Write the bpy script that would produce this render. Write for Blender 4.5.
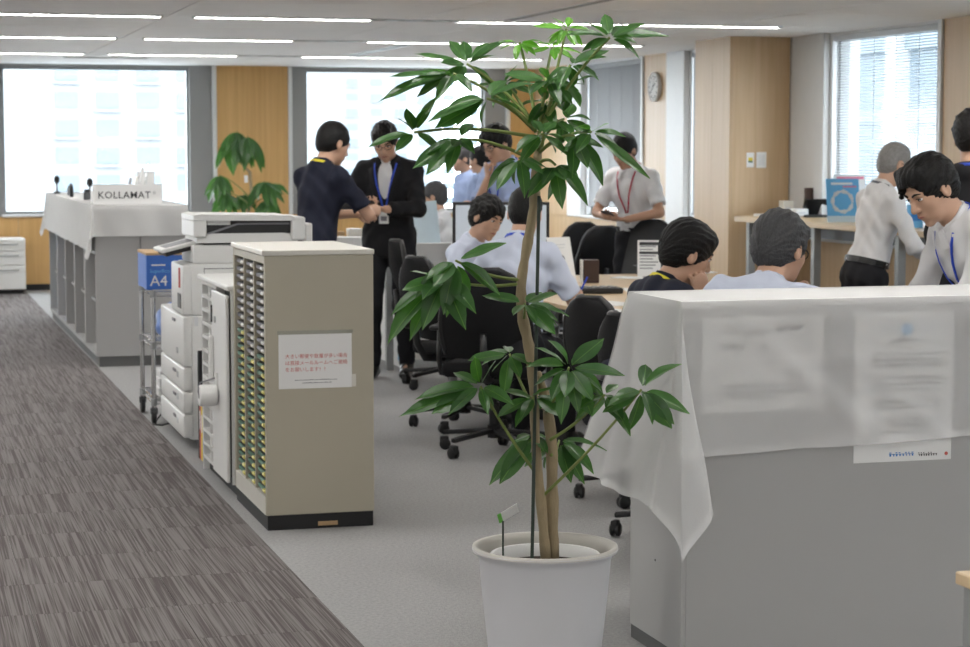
import bpy, bmesh, math, random
import numpy as np
from mathutils import Vector, Matrix, Euler

for o in list(bpy.data.objects):
    bpy.data.objects.remove(o)
SC = bpy.context.scene
COL = SC.collection
R = math.radians
random.seed(7)

# ---------------------------------------------------------------- camera
CAMH = 1.6
FPX = 2050.0
PITCH = math.atan(175 / FPX)
YAW = math.atan(595 * math.cos(PITCH) / FPX)
cam_d = bpy.data.cameras.new('camera')
cam_d.sensor_width = 36.0
cam_d.lens = FPX * 36.0 / 970.0
cam_d.clip_start = 0.1
cam_d.clip_end = 2000
cam_d.dof.use_dof = True
cam_d.dof.focus_distance = 6.4
cam_d.dof.aperture_fstop = 7.5
cam = bpy.data.objects.new('camera', cam_d)
COL.objects.link(cam)
cam.location = (0, 0, CAMH)
cam.rotation_euler = (math.pi / 2 - PITCH, 0, -YAW)
SC.camera = cam

# ---------------------------------------------------------------- sky and exposure
LAMP = 32.0
SKY = 11.0
world = bpy.data.worlds.new('World')
SC.world = world
world.use_nodes = True
wb = world.node_tree.nodes['Background']
wb.inputs[0].default_value = (0.90, 0.955, 1.0, 1)      # even overcast sky
wb.inputs[1].default_value = SKY
SC.view_settings.view_transform = 'Standard'
SC.view_settings.look = 'None'
SC.view_settings.exposure = 0.14
SC.view_settings.gamma = 1.0
SC.view_settings.use_curve_mapping = False

# ---------------------------------------------------------------- pixel helpers (photo pixel -> direction)
_fw = Vector((math.sin(YAW) * math.cos(PITCH), math.cos(YAW) * math.cos(PITCH), -math.sin(PITCH)))
_rt = Vector((math.cos(YAW), -math.sin(YAW), 0))
_up = _rt.cross(_fw)
CPOS = Vector((0, 0, CAMH))
def ray(x, y): return _fw + _rt * ((x - 485) / FPX) - _up * ((y - 323.5) / FPX)
def G(x, y, z=0.0):
    d = ray(x, y); return CPOS + d * ((z - CAMH) / d.z)
def ZD(x, y, Z): return CPOS + ray(x, y) * Z
def PX(x, y, X):
    d = ray(x, y); return CPOS + d * (X / d.x)
def PY(x, y, Y):
    d = ray(x, y); return CPOS + d * (Y / d.y)

# ---------------------------------------------------------------- materials
MATS = {}
def nodes_of(name):
    m = bpy.data.materials.new(name); m.use_nodes = True
    nt = m.node_tree
    return m, nt, nt.nodes['Principled BSDF']
def mat(name, col, rough=0.5, metal=0.0, var=0.06, scale=12.0, bump=0.0, bscale=None, stretch=(1, 1, 1),
        spec=0.5, emit=None, estr=0.0, coat=0.0, rand=0.0, sheen=0.0):
    """plain procedural material: noise-varied colour and optional noise relief"""
    if name in MATS: return MATS[name]
    m, nt, b = nodes_of(name)
    b.inputs['Roughness'].default_value = rough
    b.inputs['Metallic'].default_value = metal
    b.inputs['Specular IOR Level'].default_value = spec
    b.inputs['Coat Weight'].default_value = coat
    b.inputs['Sheen Weight'].default_value = sheen
    tc = nt.nodes.new('ShaderNodeTexCoord')
    mp = nt.nodes.new('ShaderNodeMapping'); mp.inputs['Scale'].default_value = stretch
    nt.links.new(tc.outputs['Object'], mp.inputs['Vector'])
    nz = nt.nodes.new('ShaderNodeTexNoise'); nz.inputs['Scale'].default_value = scale; nz.inputs['Detail'].default_value = 4
    nt.links.new(mp.outputs[0], nz.inputs['Vector'])
    mix = nt.nodes.new('ShaderNodeMix'); mix.data_type = 'RGBA'
    a = tuple(max(0, c * (1 - var)) for c in col[:3]) + (1,)
    c2 = tuple(min(1, c * (1 + var)) for c in col[:3]) + (1,)
    mix.inputs[6].default_value = a; mix.inputs[7].default_value = c2
    nt.links.new(nz.outputs['Fac'], mix.inputs[0])
    out = mix.outputs[2]
    if rand:
        oi = nt.nodes.new('ShaderNodeObjectInfo')
        hs = nt.nodes.new('ShaderNodeHueSaturation')
        mr = nt.nodes.new('ShaderNodeMapRange'); mr.inputs[3].default_value = 1 - rand; mr.inputs[4].default_value = 1 + rand
        nt.links.new(oi.outputs['Random'], mr.inputs[0]); nt.links.new(mr.outputs[0], hs.inputs['Value'])
        nt.links.new(out, hs.inputs['Color']); out = hs.outputs[0]
    nt.links.new(out, b.inputs['Base Color'])
    if bump:
        n2 = nt.nodes.new('ShaderNodeTexNoise'); n2.inputs['Scale'].default_value = bscale or scale * 4; n2.inputs['Detail'].default_value = 3
        nt.links.new(mp.outputs[0], n2.inputs['Vector'])
        bp = nt.nodes.new('ShaderNodeBump'); bp.inputs['Strength'].default_value = bump; bp.inputs['Distance'].default_value = 0.01
        nt.links.new(n2.outputs['Fac'], bp.inputs['Height']); nt.links.new(bp.outputs[0], b.inputs['Normal'])
    if emit:
        b.inputs['Emission Color'].default_value = tuple(emit) + (1,)
        b.inputs['Emission Strength'].default_value = estr
    MATS[name] = m
    return m
def wood(name, c1, c2, axis=2, scale=5.0, rough=0.45):
    m, nt, b = nodes_of(name)
    b.inputs['Roughness'].default_value = rough
    tc = nt.nodes.new('ShaderNodeTexCoord'); mp = nt.nodes.new('ShaderNodeMapping')
    s = [scale * 6] * 3; s[axis] = scale * 0.25
    mp.inputs['Scale'].default_value = s
    oi = nt.nodes.new('ShaderNodeObjectInfo')
    mu = nt.nodes.new('ShaderNodeMath'); mu.operation = 'MULTIPLY'; mu.inputs[1].default_value = 37.0
    nt.links.new(oi.outputs['Random'], mu.inputs[0])
    ad = nt.nodes.new('ShaderNodeVectorMath'); ad.operation = 'ADD'
    nt.links.new(tc.outputs['Object'], ad.inputs[0]); nt.links.new(mu.outputs[0], ad.inputs[1])
    nt.links.new(ad.outputs[0], mp.inputs['Vector'])
    nz = nt.nodes.new('ShaderNodeTexNoise'); nz.inputs['Scale'].default_value = 1.0; nz.inputs['Detail'].default_value = 6; nz.inputs['Distortion'].default_value = 0.4
    nt.links.new(mp.outputs[0], nz.inputs['Vector'])
    cr = nt.nodes.new('ShaderNodeValToRGB')
    cr.color_ramp.elements[0].position = 0.3; cr.color_ramp.elements[0].color = tuple(c1) + (1,)
    cr.color_ramp.elements[1].position = 0.7; cr.color_ramp.elements[1].color = tuple(c2) + (1,)
    nt.links.new(nz.outputs['Fac'], cr.inputs[0])
    nt.links.new(cr.outputs[0], b.inputs['Base Color'])
    MATS[name] = m
    return m
def glass(name, tint=(0.97, 0.99, 1.0), refl=0.06):
    m = bpy.data.materials.new(name); m.use_nodes = True; nt = m.node_tree
    nt.nodes.clear()
    out = nt.nodes.new('ShaderNodeOutputMaterial'); mx = nt.nodes.new('ShaderNodeMixShader')
    t = nt.nodes.new('ShaderNodeBsdfTransparent'); t.inputs[0].default_value = tint + (1,)
    g = nt.nodes.new('ShaderNodeBsdfGlossy'); g.inputs['Roughness'].default_value = 0.02
    mx.inputs[0].default_value = refl
    nt.links.new(t.outputs[0], mx.inputs[1]); nt.links.new(g.outputs[0], mx.inputs[2]); nt.links.new(mx.outputs[0], out.inputs[0])
    MATS[name] = m
    return m
def cloth_thin(name, col, see=0.25, trans=0.25, bump=0.25, bscale=220):
    """thin woven cloth: diffuse, lets some light through, and some sight"""
    m = bpy.data.materials.new(name); m.use_nodes = True; nt = m.node_tree
    nt.nodes.clear()
    out = nt.nodes.new('ShaderNodeOutputMaterial')
    d = nt.nodes.new('ShaderNodeBsdfDiffuse'); t = nt.nodes.new('ShaderNodeBsdfTranslucent'); tr = nt.nodes.new('ShaderNodeBsdfTransparent')
    tc = nt.nodes.new('ShaderNodeTexCoord'); nz = nt.nodes.new('ShaderNodeTexNoise'); nz.inputs['Scale'].default_value = 9; nz.inputs['Detail'].default_value = 3
    nt.links.new(tc.outputs['Object'], nz.inputs['Vector'])
    mc = nt.nodes.new('ShaderNodeMix'); mc.data_type = 'RGBA'
    mc.inputs[6].default_value = tuple(c * 0.95 for c in col) + (1,); mc.inputs[7].default_value = tuple(col) + (1,)
    nt.links.new(nz.outputs['Fac'], mc.inputs[0])
    nt.links.new(mc.outputs[2], d.inputs[0]); nt.links.new(mc.outputs[2], t.inputs[0])
    n2 = nt.nodes.new('ShaderNodeTexNoise'); n2.inputs['Scale'].default_value = bscale
    nt.links.new(tc.outputs['Object'], n2.inputs['Vector'])
    bp = nt.nodes.new('ShaderNodeBump'); bp.inputs['Strength'].default_value = bump; bp.inputs['Distance'].default_value = 0.002
    nt.links.new(n2.outputs['Fac'], bp.inputs['Height']); nt.links.new(bp.outputs[0], d.inputs['Normal'])
    m1 = nt.nodes.new('ShaderNodeMixShader'); m1.inputs[0].default_value = trans
    m2 = nt.nodes.new('ShaderNodeMixShader'); m2.inputs[0].default_value = see
    nt.links.new(d.outputs[0], m1.inputs[1]); nt.links.new(t.outputs[0], m1.inputs[2])
    nt.links.new(m1.outputs[0], m2.inputs[1]); nt.links.new(tr.outputs[0], m2.inputs[2]); nt.links.new(m2.outputs[0], out.inputs[0])
    MATS[name] = m
    return m

# ---------------------------------------------------------------- mesh building
class MB:
    def __init__(s): s.v = []; s.f = []
    def add(s, vs, fs):
        n = len(s.v); s.v += [tuple(v) for v in vs]; s.f += [tuple(i + n for i in f) for f in fs]; return s
    def box(s, x0, x1, y0, y1, z0, z1, r=0.0, seg=2, M=None):
        if r <= 0:
            vs = [(x, y, z) for z in (z0, z1) for y in (y0, y1) for x in (x0, x1)]
            fs = [(0, 2, 3, 1), (4, 5, 7, 6), (0, 1, 5, 4), (2, 6, 7, 3), (0, 4, 6, 2), (1, 3, 7, 5)]
        else:
            bm = bmesh.new(); bmesh.ops.create_cube(bm, size=1.0)
            for v in bm.verts: v.co = Vector(((x0 + x1) / 2 + v.co.x * (x1 - x0), (y0 + y1) / 2 + v.co.y * (y1 - y0), (z0 + z1) / 2 + v.co.z * (z1 - z0)))
            r = min(r, 0.49 * min(x1 - x0, y1 - y0, z1 - z0))
            bmesh.ops.bevel(bm, geom=list(bm.edges), offset=r, segments=seg, affect='EDGES', profile=0.5)
            bm.verts.index_update()
            vs = [v.co.copy() for v in bm.verts]; fs = [tuple(v.index for v in f.verts) for f in bm.faces]; bm.free()
        if M is not None: vs = [M @ Vector(v) for v in vs]
        return s.add(vs, fs)
    def cyl(s, a, b, ra, rb=None, n=12, caps=True):
        rb = ra if rb is None else rb
        a = Vector(a); b = Vector(b); d = (b - a).normalized()
        u = d.orthogonal().normalized(); w = d.cross(u)
        vs = []
        for (c, r) in ((a, ra), (b, rb)):
            for i in range(n):
                t = 2 * math.pi * i / n; vs.append(c + u * (r * math.cos(t)) + w * (r * math.sin(t)))
        fs = [(i, (i + 1) % n, n + (i + 1) % n, n + i) for i in range(n)]
        if caps: fs += [tuple(range(n - 1, -1, -1)), tuple(range(n, 2 * n))]
        return s.add(vs, fs)
    def tube(s, pts, rad, n=8, caps=True):
        pts = [Vector(p) for p in pts]; k = len(pts)
        if not hasattr(rad, '__len__'): rad = [rad] * k
        vs = []; u = None
        for i, p in enumerate(pts):
            d = (pts[min(i + 1, k - 1)] - pts[max(i - 1, 0)]).normalized()
            if u is None: u = d.orthogonal().normalized()
            u = (u - d * u.dot(d)).normalized(); w = d.cross(u)
            for j in range(n):
                t = 2 * math.pi * j / n; vs.append(p + (u * math.cos(t) + w * math.sin(t)) * rad[i])
        fs = [(i * n + j, i * n + (j + 1) % n, (i + 1) * n + (j + 1) % n, (i + 1) * n + j) for i in range(k - 1) for j in range(n)]
        if caps: fs += [tuple(range(n - 1, -1, -1)), tuple(range((k - 1) * n, k * n))]
        return s.add(vs, fs)
    def ribbon(s, pts, normals, w, th=0.002):
        """flat strap along pts, wide across (tangent x normal)"""
        pts = [Vector(p) for p in pts]; k = len(pts); vs = []
        for i, p in enumerate(pts):
            d = (pts[min(i + 1, k - 1)] - pts[max(i - 1, 0)]).normalized(); nn = Vector(normals[i]).normalized()
            side = d.cross(nn).normalized() * (w / 2); nn = nn * th
            vs += [p - side, p + side, p + side + nn, p - side + nn]
        fs = []
        for i in range(k - 1):
            a = i * 4; b = a + 4
            for j in range(4): fs.append((a + j, a + (j + 1) % 4, b + (j + 1) % 4, b + j))
        fs += [(3, 2, 1, 0), tuple((k - 1) * 4 + j for j in range(4))]
        return s.add(vs, fs)
    def lathe(s, prof, n=32, M=None, cap0=False, cap1=False):
        """prof: (r, z) pairs revolved about z"""
        vs = []
        for (r, z) in prof:
            for j in range(n):
                t = 2 * math.pi * j / n; vs.append(Vector((r * math.cos(t), r * math.sin(t), z)))
        k = len(prof)
        fs = [(i * n + j, i * n + (j + 1) % n, (i + 1) * n + (j + 1) % n, (i + 1) * n + j) for i in range(k - 1) for j in range(n)]
        if cap0: fs.append(tuple(range(n - 1, -1, -1)))
        if cap1: fs.append(tuple(range((k - 1) * n, k * n)))
        if M is not None: vs = [M @ v for v in vs]
        return s.add(vs, fs)
    def prism(s, poly, axis, a, b):
        """polygon in the two other axes, extruded along axis (0 x, 1 y, 2 z) from a to b"""
        n = len(poly)
        def mk(p, t):
            q = [p[0], p[1]]; q.insert(axis, t); return tuple(q)
        vs = [mk(p, a) for p in poly] + [mk(p, b) for p in poly]
        fs = [(i, (i + 1) % n, n + (i + 1) % n, n + i) for i in range(n)] + [tuple(range(n - 1, -1, -1)), tuple(range(n, 2 * n))]
        return s.add(vs, fs)
    def grid(s, P, nu, nv, thick=0.0):
        """P(i, j) -> point"""
        vs = [Vector(P(i, j)) for j in range(nv) for i in range(nu)]
        fs = [(j * nu + i, j * nu + i + 1, (j + 1) * nu + i + 1, (j + 1) * nu + i) for j in range(nv - 1) for i in range(nu - 1)]
        return s.add(vs, fs)
    def ell(s, c, r, n=12, m=8, M=None):
        prof = []
        vs = []
        for i in range(m + 1):
            ph = math.pi * i / m - math.pi / 2
            for j in range(n):
                t = 2 * math.pi * j / n
                v = Vector((r[0] * math.cos(ph) * math.cos(t), r[1] * math.cos(ph) * math.sin(t), r[2] * math.sin(ph)))
                vs.append((M @ v if M is not None else v) + Vector(c))
        fs = [(i * n + j, i * n + (j + 1) % n, (i + 1) * n + (j + 1) % n, (i + 1) * n + j) for i in range(m) for j in range(n)]
        return s.add(vs, fs)
    def mesh(s, name, smooth=False):
        me = bpy.data.meshes.new(name); me.from_pydata(s.v, [], s.f); me.validate(); me.update()
        bm = bmesh.new(); bm.from_mesh(me)
        bmesh.ops.remove_doubles(bm, verts=bm.verts, dist=1e-6)
        bmesh.ops.recalc_face_normals(bm, faces=bm.faces); bm.to_mesh(me); bm.free()
        if smooth: smooth_me(me, smooth)
        return me
    def build(s, name, material, parent=None, smooth=False, loc=None, rot=None):
        return obj(name, s.mesh(name, smooth), material, parent, loc, rot)
def smooth_me(me, ang=True):
    me.polygons.foreach_set('use_smooth', [True] * len(me.polygons))
    if ang is not True:
        bm = bmesh.new(); bm.from_mesh(me)
        for e in bm.edges:
            if len(e.link_faces) == 2 and e.calc_face_angle(0) > R(ang): e.smooth = False
        bm.to_mesh(me); bm.free()
def obj(name, me, material=None, parent=None, loc=None, rot=None):
    o = bpy.data.objects.new(name, me); COL.objects.link(o)
    if material is not None and len(me.materials) == 0: me.materials.append(MATS[material] if isinstance(material, str) else material)
    if parent is not None: o.parent = parent
    if loc is not None: o.location = loc
    if rot is not None: o.rotation_euler = rot
    return o
def tag(o, label=None, cat=None, group=None, kind=None):
    if label: o['label'] = label
    if cat: o['category'] = cat
    if group: o['group'] = group
    if kind: o['kind'] = kind
    return o
def thing(name, label, cat, loc=(0, 0, 0), rz=0.0, group=None, kind=None):
    o = bpy.data.objects.new(name, None); COL.objects.link(o); o.empty_display_size = 0.1
    o.location = loc; o.rotation_euler = (0, 0, rz)
    return tag(o, label, cat, group, kind)
def copy_tree(o, parent=None):
    c = o.copy(); COL.objects.link(c); c.parent = parent
    for ch in [x for x in COL.objects if x.parent == o]: copy_tree(ch, c)
    return c
def text_mesh(body, size, align='LEFT', bold=0.0, ext=0.0004, spacing=1.0):
    cu = bpy.data.curves.new('lettering', 'FONT'); cu.body = body; cu.size = size; cu.align_x = align
    cu.extrude = ext; cu.offset = bold; cu.resolution_u = 2; cu.space_character = spacing
    t = bpy.data.objects.new('lettering', cu); COL.objects.link(t)
    dg = bpy.context.evaluated_depsgraph_get()
    me = bpy.data.meshes.new_from_object(t.evaluated_get(dg))
    bpy.data.objects.remove(t); bpy.data.curves.remove(cu)
    me.materials.clear()
    return me
FACE_CAM = (math.pi / 2, 0, 0)            # lettering standing upright, read from -y
def letters(body, size, material, parent, loc, rot=FACE_CAM, **k):
    return obj('lettering', text_mesh(body, size, **k), material, parent, loc, rot)

# ---- shared materials
mat('white_paint', (0.78, 0.78, 0.77), 0.5, var=0.02)
mat('white_panel', (0.70, 0.71, 0.71), 0.45, var=0.03)
mat('grey_panel', (0.31, 0.31, 0.305), 0.7, var=0.05, scale=40, stretch=(0.2, 0.2, 6), bump=0.1)
mat('window_frame_grey', (0.30, 0.31, 0.31), 0.4, var=0.05)
mat('dark_frame', (0.10, 0.105, 0.11), 0.4, var=0.05)
mat('black_base', (0.012, 0.012, 0.013), 0.6, var=0.2)
mat('black_plastic', (0.011, 0.011, 0.012), 0.42, var=0.15, scale=30)
mat('black_mesh', (0.010, 0.010, 0.011), 0.85, spec=.25, var=0.25, scale=140, bump=0.3, bscale=400)
mat('black_fabric', (0.009, 0.009, 0.010), 0.9, spec=.25, var=0.25, scale=120, bump=0.25, bscale=300)
mat('black_leather', (0.02, 0.021, 0.023), 0.33, var=0.2, scale=40, bump=0.2, bscale=160)
mat('chrome', (0.62, 0.62, 0.62), 0.22, 1.0, var=0.04)
mat('grey_metal', (0.33, 0.34, 0.34), 0.4, 0.3, var=0.05)
mat('dark_steel', (0.09, 0.092, 0.095), 0.45, 0.3, var=0.06)
mat('cabinet_grey', (0.415, 0.413, 0.408), 0.5, var=0.025, scale=3)
mat('cabinet_dark_base', (0.11, 0.112, 0.112), 0.5, var=0.05)
mat('cabinet_beige', (0.44, 0.405, 0.32), 0.5, var=0.03, scale=4)
mat('cabinet_top', (0.68, 0.66, 0.60), 0.3, var=0.02)
mat('copier_white', (0.73, 0.73, 0.715), 0.42, var=0.015)
mat('copier_seam', (0.16, 0.16, 0.16), 0.5)
mat('paper', (0.80, 0.80, 0.79), 0.75, var=0.02)
mat('paper_grey', (0.62, 0.63, 0.64), 0.8, var=0.04)  # pale grey, for print and plain grey parts
mat('ink', (0.035, 0.035, 0.04), 0.7)
mat('ink_grey', (0.22, 0.22, 0.24), 0.7)
mat('ink_red', (0.55, 0.12, 0.10), 0.7)
mat('ink_blue', (0.03, 0.20, 0.55), 0.7)
mat('blue_card', (0.035, 0.14, 0.52), 0.55, var=0.05)
mat('sky_blue', (0.13, 0.42, 0.72), 0.5, var=0.05)
mat('cardboard', (0.45, 0.30, 0.16), 0.8, var=0.08)
mat('pink_ink', (0.75, 0.18, 0.30), 0.6)
mat('yellow', (0.78, 0.62, 0.06), 0.6)
mat('green_label', (0.10, 0.20, 0.15), 0.6, var=0.15)
mat('knob_white', (0.66, 0.66, 0.63), 0.4)
mat('knob_yellow', (0.62, 0.56, 0.16), 0.5)
mat('brown_box', (0.055, 0.028, 0.02), 0.5, var=0.15)
mat('carpet_grey', (0.345, 0.343, 0.34), 0.95, var=0.34, scale=75, bump=0.7, bscale=160)
wood('wood_wall', (0.60, 0.355, 0.125), (0.69, 0.43, 0.17), 2, 4.0)
wood('wood_pale', (0.52, 0.36, 0.20), (0.60, 0.43, 0.26), 2, 4.0)
wood('wood_top', (0.56, 0.41, 0.24), (0.66, 0.50, 0.31), 1, 3.5, 0.35)
glass('window_glass')
glass('clear_plastic', (0.95, 0.97, 0.98), 0.10)
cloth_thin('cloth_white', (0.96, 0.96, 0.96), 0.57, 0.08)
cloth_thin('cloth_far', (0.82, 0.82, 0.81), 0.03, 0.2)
# ================================================================ THE SETTING
CE = 2.55            # ceiling height
XR = 7.5             # right wall
YB = 23.7            # back wall
XL, YF = -7.0, -2.5  # left wall and front wall, out of view
XW = 1.43            # edge of the striped walkway

# ---- floor
m = MB().box(XL - .2, XR + .3, YF - .2, YB + .3, -0.2, 0.0)
floor = tag(m.build('floor', 'carpet_grey'), 'grey loop-pile carpet floor of the open-plan office', None, kind='structure')
def striped():
    m, nt, b = nodes_of('carpet_stripe')
    b.inputs['Roughness'].default_value = 0.95
    b.inputs['Specular IOR Level'].default_value = 0.2
    tc = nt.nodes.new('ShaderNodeTexCoord'); oi = nt.nodes.new('ShaderNodeObjectInfo')
    mu = nt.nodes.new('ShaderNodeMath'); mu.operation = 'MULTIPLY'; mu.inputs[1].default_value = 53.0
    nt.links.new(oi.outputs['Random'], mu.inputs[0])
    ad = nt.nodes.new('ShaderNodeVectorMath'); ad.operation = 'ADD'
    nt.links.new(tc.outputs['Object'], ad.inputs[0]); nt.links.new(mu.outputs[0], ad.inputs[1])
    vals = []
    for (sx, sy, sc) in ((190, 1.6, 1.0), (80, 1.0, 1.0)):
        mp = nt.nodes.new('ShaderNodeMapping'); mp.inputs['Scale'].default_value = (sx, sy, 1)
        nt.links.new(ad.outputs[0], mp.inputs['Vector'])
        nz = nt.nodes.new('ShaderNodeTexNoise'); nz.inputs['Scale'].default_value = sc; nz.inputs['Detail'].default_value = 2.0
        nt.links.new(mp.outputs[0], nz.inputs['Vector']); vals.append(nz.outputs['Fac'])
    av = nt.nodes.new('ShaderNodeMath'); av.operation = 'ADD'
    nt.links.new(vals[0], av.inputs[0]); nt.links.new(vals[1], av.inputs[1])
    cr = nt.nodes.new('ShaderNodeValToRGB'); cr.color_ramp.interpolation = 'EASE'
    e = cr.color_ramp.elements
    e[0].position = 0.43; e[0].color = (0.100, 0.086, 0.083, 1)
    e[1].position = 0.57; e[1].color = (0.205, 0.190, 0.184, 1)
    x = e.new(0.485); x.color = (0.145, 0.130, 0.126, 1)
    hf = nt.nodes.new('ShaderNodeMath'); hf.operation = 'MULTIPLY'; hf.inputs[1].default_value = 0.5
    nt.links.new(av.outputs[0], hf.inputs[0]); nt.links.new(hf.outputs[0], cr.inputs[0])
    nt.links.new(cr.outputs[0], b.inputs['Base Color'])
    n2 = nt.nodes.new('ShaderNodeTexNoise'); n2.inputs['Scale'].default_value = 300
    nt.links.new(tc.outputs['Object'], n2.inputs['Vector'])
    bp = nt.nodes.new('ShaderNodeBump'); bp.inputs['Strength'].default_value = 0.4; bp.inputs['Distance'].default_value = 0.004
    nt.links.new(n2.outputs['Fac'], bp.inputs['Height']); nt.links.new(bp.outputs[0], b.inputs['Normal'])
    MATS['carpet_stripe'] = m
striped()
tile_me = MB().box(-.2495, .2495, -.2495, .2495, 0, 0.003, 0.0012, 1).mesh('carpet_tile')
for j in range(43):
    for i in range(6):
        o = obj('carpet_tile', tile_me, 'carpet_stripe', floor, (XW - .25 - .5 * i, 2.35 + .5 * j, 0.0))

# ---- ceiling: slab with panels, joints between
m = MB().box(XL - .2, XR + .3, YF - .2, YB + .3, CE + 0.012, CE + 0.25)
ceiling = tag(m.build('ceiling', 'white_paint'), 'white office ceiling of flat panels with strip lights', None, kind='structure')
LROWS = [14.9 + 3.05 * k for k in range(-5, 3)]           # strip-light rows
xs = [XL, -5.2, -3.4, -1.64, 0.15, 1.937, 3.74, 4.43, 6.2, XR]
mat('ceiling_board', (0.92, 0.91, 0.90), 0.85, var=0.03, scale=5)
ys = []
for y in LROWS: ys += [y - 1.525, y]
ys = sorted(set([YF] + [y for y in ys if y > YF + .3] + [LROWS[-1] + 1.525, YB]))
for a, b in zip(xs[:-1], xs[1:]):
    for c, d in zip(ys[:-1], ys[1:]):
        MB().box(a + .005, b - .005, c + .005, d - .005, CE, CE + .013).build('ceiling_panel', 'ceiling_board', ceiling)

# ---- walls
def wall_box(o_name, kind_label, boxes, material, parent=None):
    m = MB()
    for b in boxes: m.box(*b)
    o = m.build(o_name, material, parent)
    if parent is None: tag(o, kind_label, None, kind='structure')
    return o
BWIN = [(-5.71, -3.60), (-2.25, -0.14), (1.21, 3.32), (4.67, 6.85)]     # back wall window openings (x)
SILL, HEAD = 0.86, 2.53
wb_ = wall_box('wall_back', 'back wall with oak panels below and between the big windows',
               [(XL, XR + .3, YB, YB + .25, 0, SILL), (XL, XR + .3, YB, YB + .25, HEAD, CE + .2)] +
               [(a, b, YB, YB + .25, SILL, HEAD) for a, b in zip([XL] + [w[1] for w in BWIN], [w[0] for w in BWIN] + [XR + .3])], 'grey_panel')
# oak facing below the sills, panel by panel, and between the windows
x = XL
pw = 0.93
while x < XR - .05:
    x2 = min(x + pw, XR)
    MB().box(x + .002, x2 - .002, YB - .022, YB + .001, 0.07, SILL - .03).build('wood_panel', 'wood_wall', wb_)
    x = x2
prev = XL
for a, b in zip([XL] + [w[1] for w in BWIN], [w[0] for w in BWIN] + [XR]):
    lo = a + .305 if a > XL else a
    hi = b - .21 if b < XR else b
    MB().box(lo, hi, YB - .03, YB + .001, SILL - .028, CE).build('wood_panel', 'wood_wall', wb_)
    if a > XL: MB().box(lo - .05, lo, YB - .055, YB + .001, SILL - .028, CE, .004, 1).build('trim_strip', 'white_panel', wb_)
    if b < XR: MB().box(hi, hi + .045, YB - .055, YB + .001, SILL - .028, CE, .004, 1).build('trim_strip', 'white_panel', wb_)
for k, (a, b) in enumerate(BWIN):
    w = thing('window_%d' % (k + 1), ['far-left back window out of view', 'back window left of the view', 'wide back window behind the cloth-covered shelf unit', 'wide back window behind the man in the black suit'][k], None, ((a + b) / 2, YB, SILL), kind='structure')
    hw = (b - a) / 2; H = HEAD - SILL
    m = MB().box(-hw, -hw + .03, .06, .14, 0, H).box(hw - .03, hw, .06, .14, 0, H).box(-hw + .03, hw - .03, .06, .14, H - .04, H).box(-hw + .03, hw - .03, .06, .14, 0, .03)
    m.build('window_frame', 'window_frame_grey', w)
    MB().box(-hw + .03, hw - .03, .095, .105, .03, H - .04).build('pane', 'window_glass', w)
    MB().box(-hw - .02, hw + .02, -.07, .10, -.03, 0.0, .006, 1).build('window_sill', 'white_panel', w)
# baseboard
tag(MB().box(XL, XR, YB - .03, YB, 0, .07).build('baseboard_back', 'black_base'), 'black baseboard under the oak back wall', None, kind='structure')

RWIN = [(1.3, 3.1), (4.4, 6.2), (7.5, 9.3), (10.6, 12.5), (13.74, 15.60), (16.86, 18.72), (20.0, 21.83)]     # right wall openings (y)
wr = wall_box('wall_right', 'right wall of oak and white panels with blinded windows',
              [(XR, XR + .25, YF, YB + .25, 0, SILL), (XR, XR + .25, YF, YB + .25, HEAD, CE + .2)] +
              [(XR, XR + .25, a, b, SILL, HEAD) for a, b in zip([YF] + [w[1] for w in RWIN], [w[0] for w in RWIN] + [YB + .25])], 'white_panel')
y = YF
while y < YB - .05:
    y2 = min(y + .93, YB)
    MB().box(XR - .02, XR + .001, y + .002, y2 - .002, .07, SILL - .03).build('wood_panel', 'wood_pale', wr)
    y = y2
for a, b in zip([YF] + [w[1] for w in RWIN], [w[0] for w in RWIN] + [YB]):
    # going away from the camera: white boxed column beside the near window, oak, narrow trim before the next window
    c0 = a + .04 if a > YF else a
    c1 = (a + .68 if abs(a - 15.6) < .01 else a + .52) if a > YF else a
    if a > YF: MB().box(XR - .06, XR + .001, c0, c1, SILL - .028, CE, .006, 1).build('white_column', 'white_panel', wr)
    end = b - .07 if b < YB else b
    MB().box(XR - .03, XR + .001, c1 + .002, end, SILL - .028, CE).build('wood_panel', 'wood_pale', wr)
    if b < YB: MB().box(XR - .05, XR + .001, b - .065, b - .005, SILL - .028, CE, .004, 1).build('trim_strip', 'white_panel', wr)
mat('blind_grey', (0.30, 0.31, 0.32), 0.55, var=0.05)
mat('blind_white', (0.62, 0.64, 0.66), 0.55, var=0.03)
WLAB = ['right window far behind the camera', 'right window beside the camera', 'right window out of view nearest the desks', 'right window just outside the view', 'right window with pale open blinds behind the grey-haired man', 'right window hidden behind the oak pillar', 'right window with closed grey blinds left of the wall clock']
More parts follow.
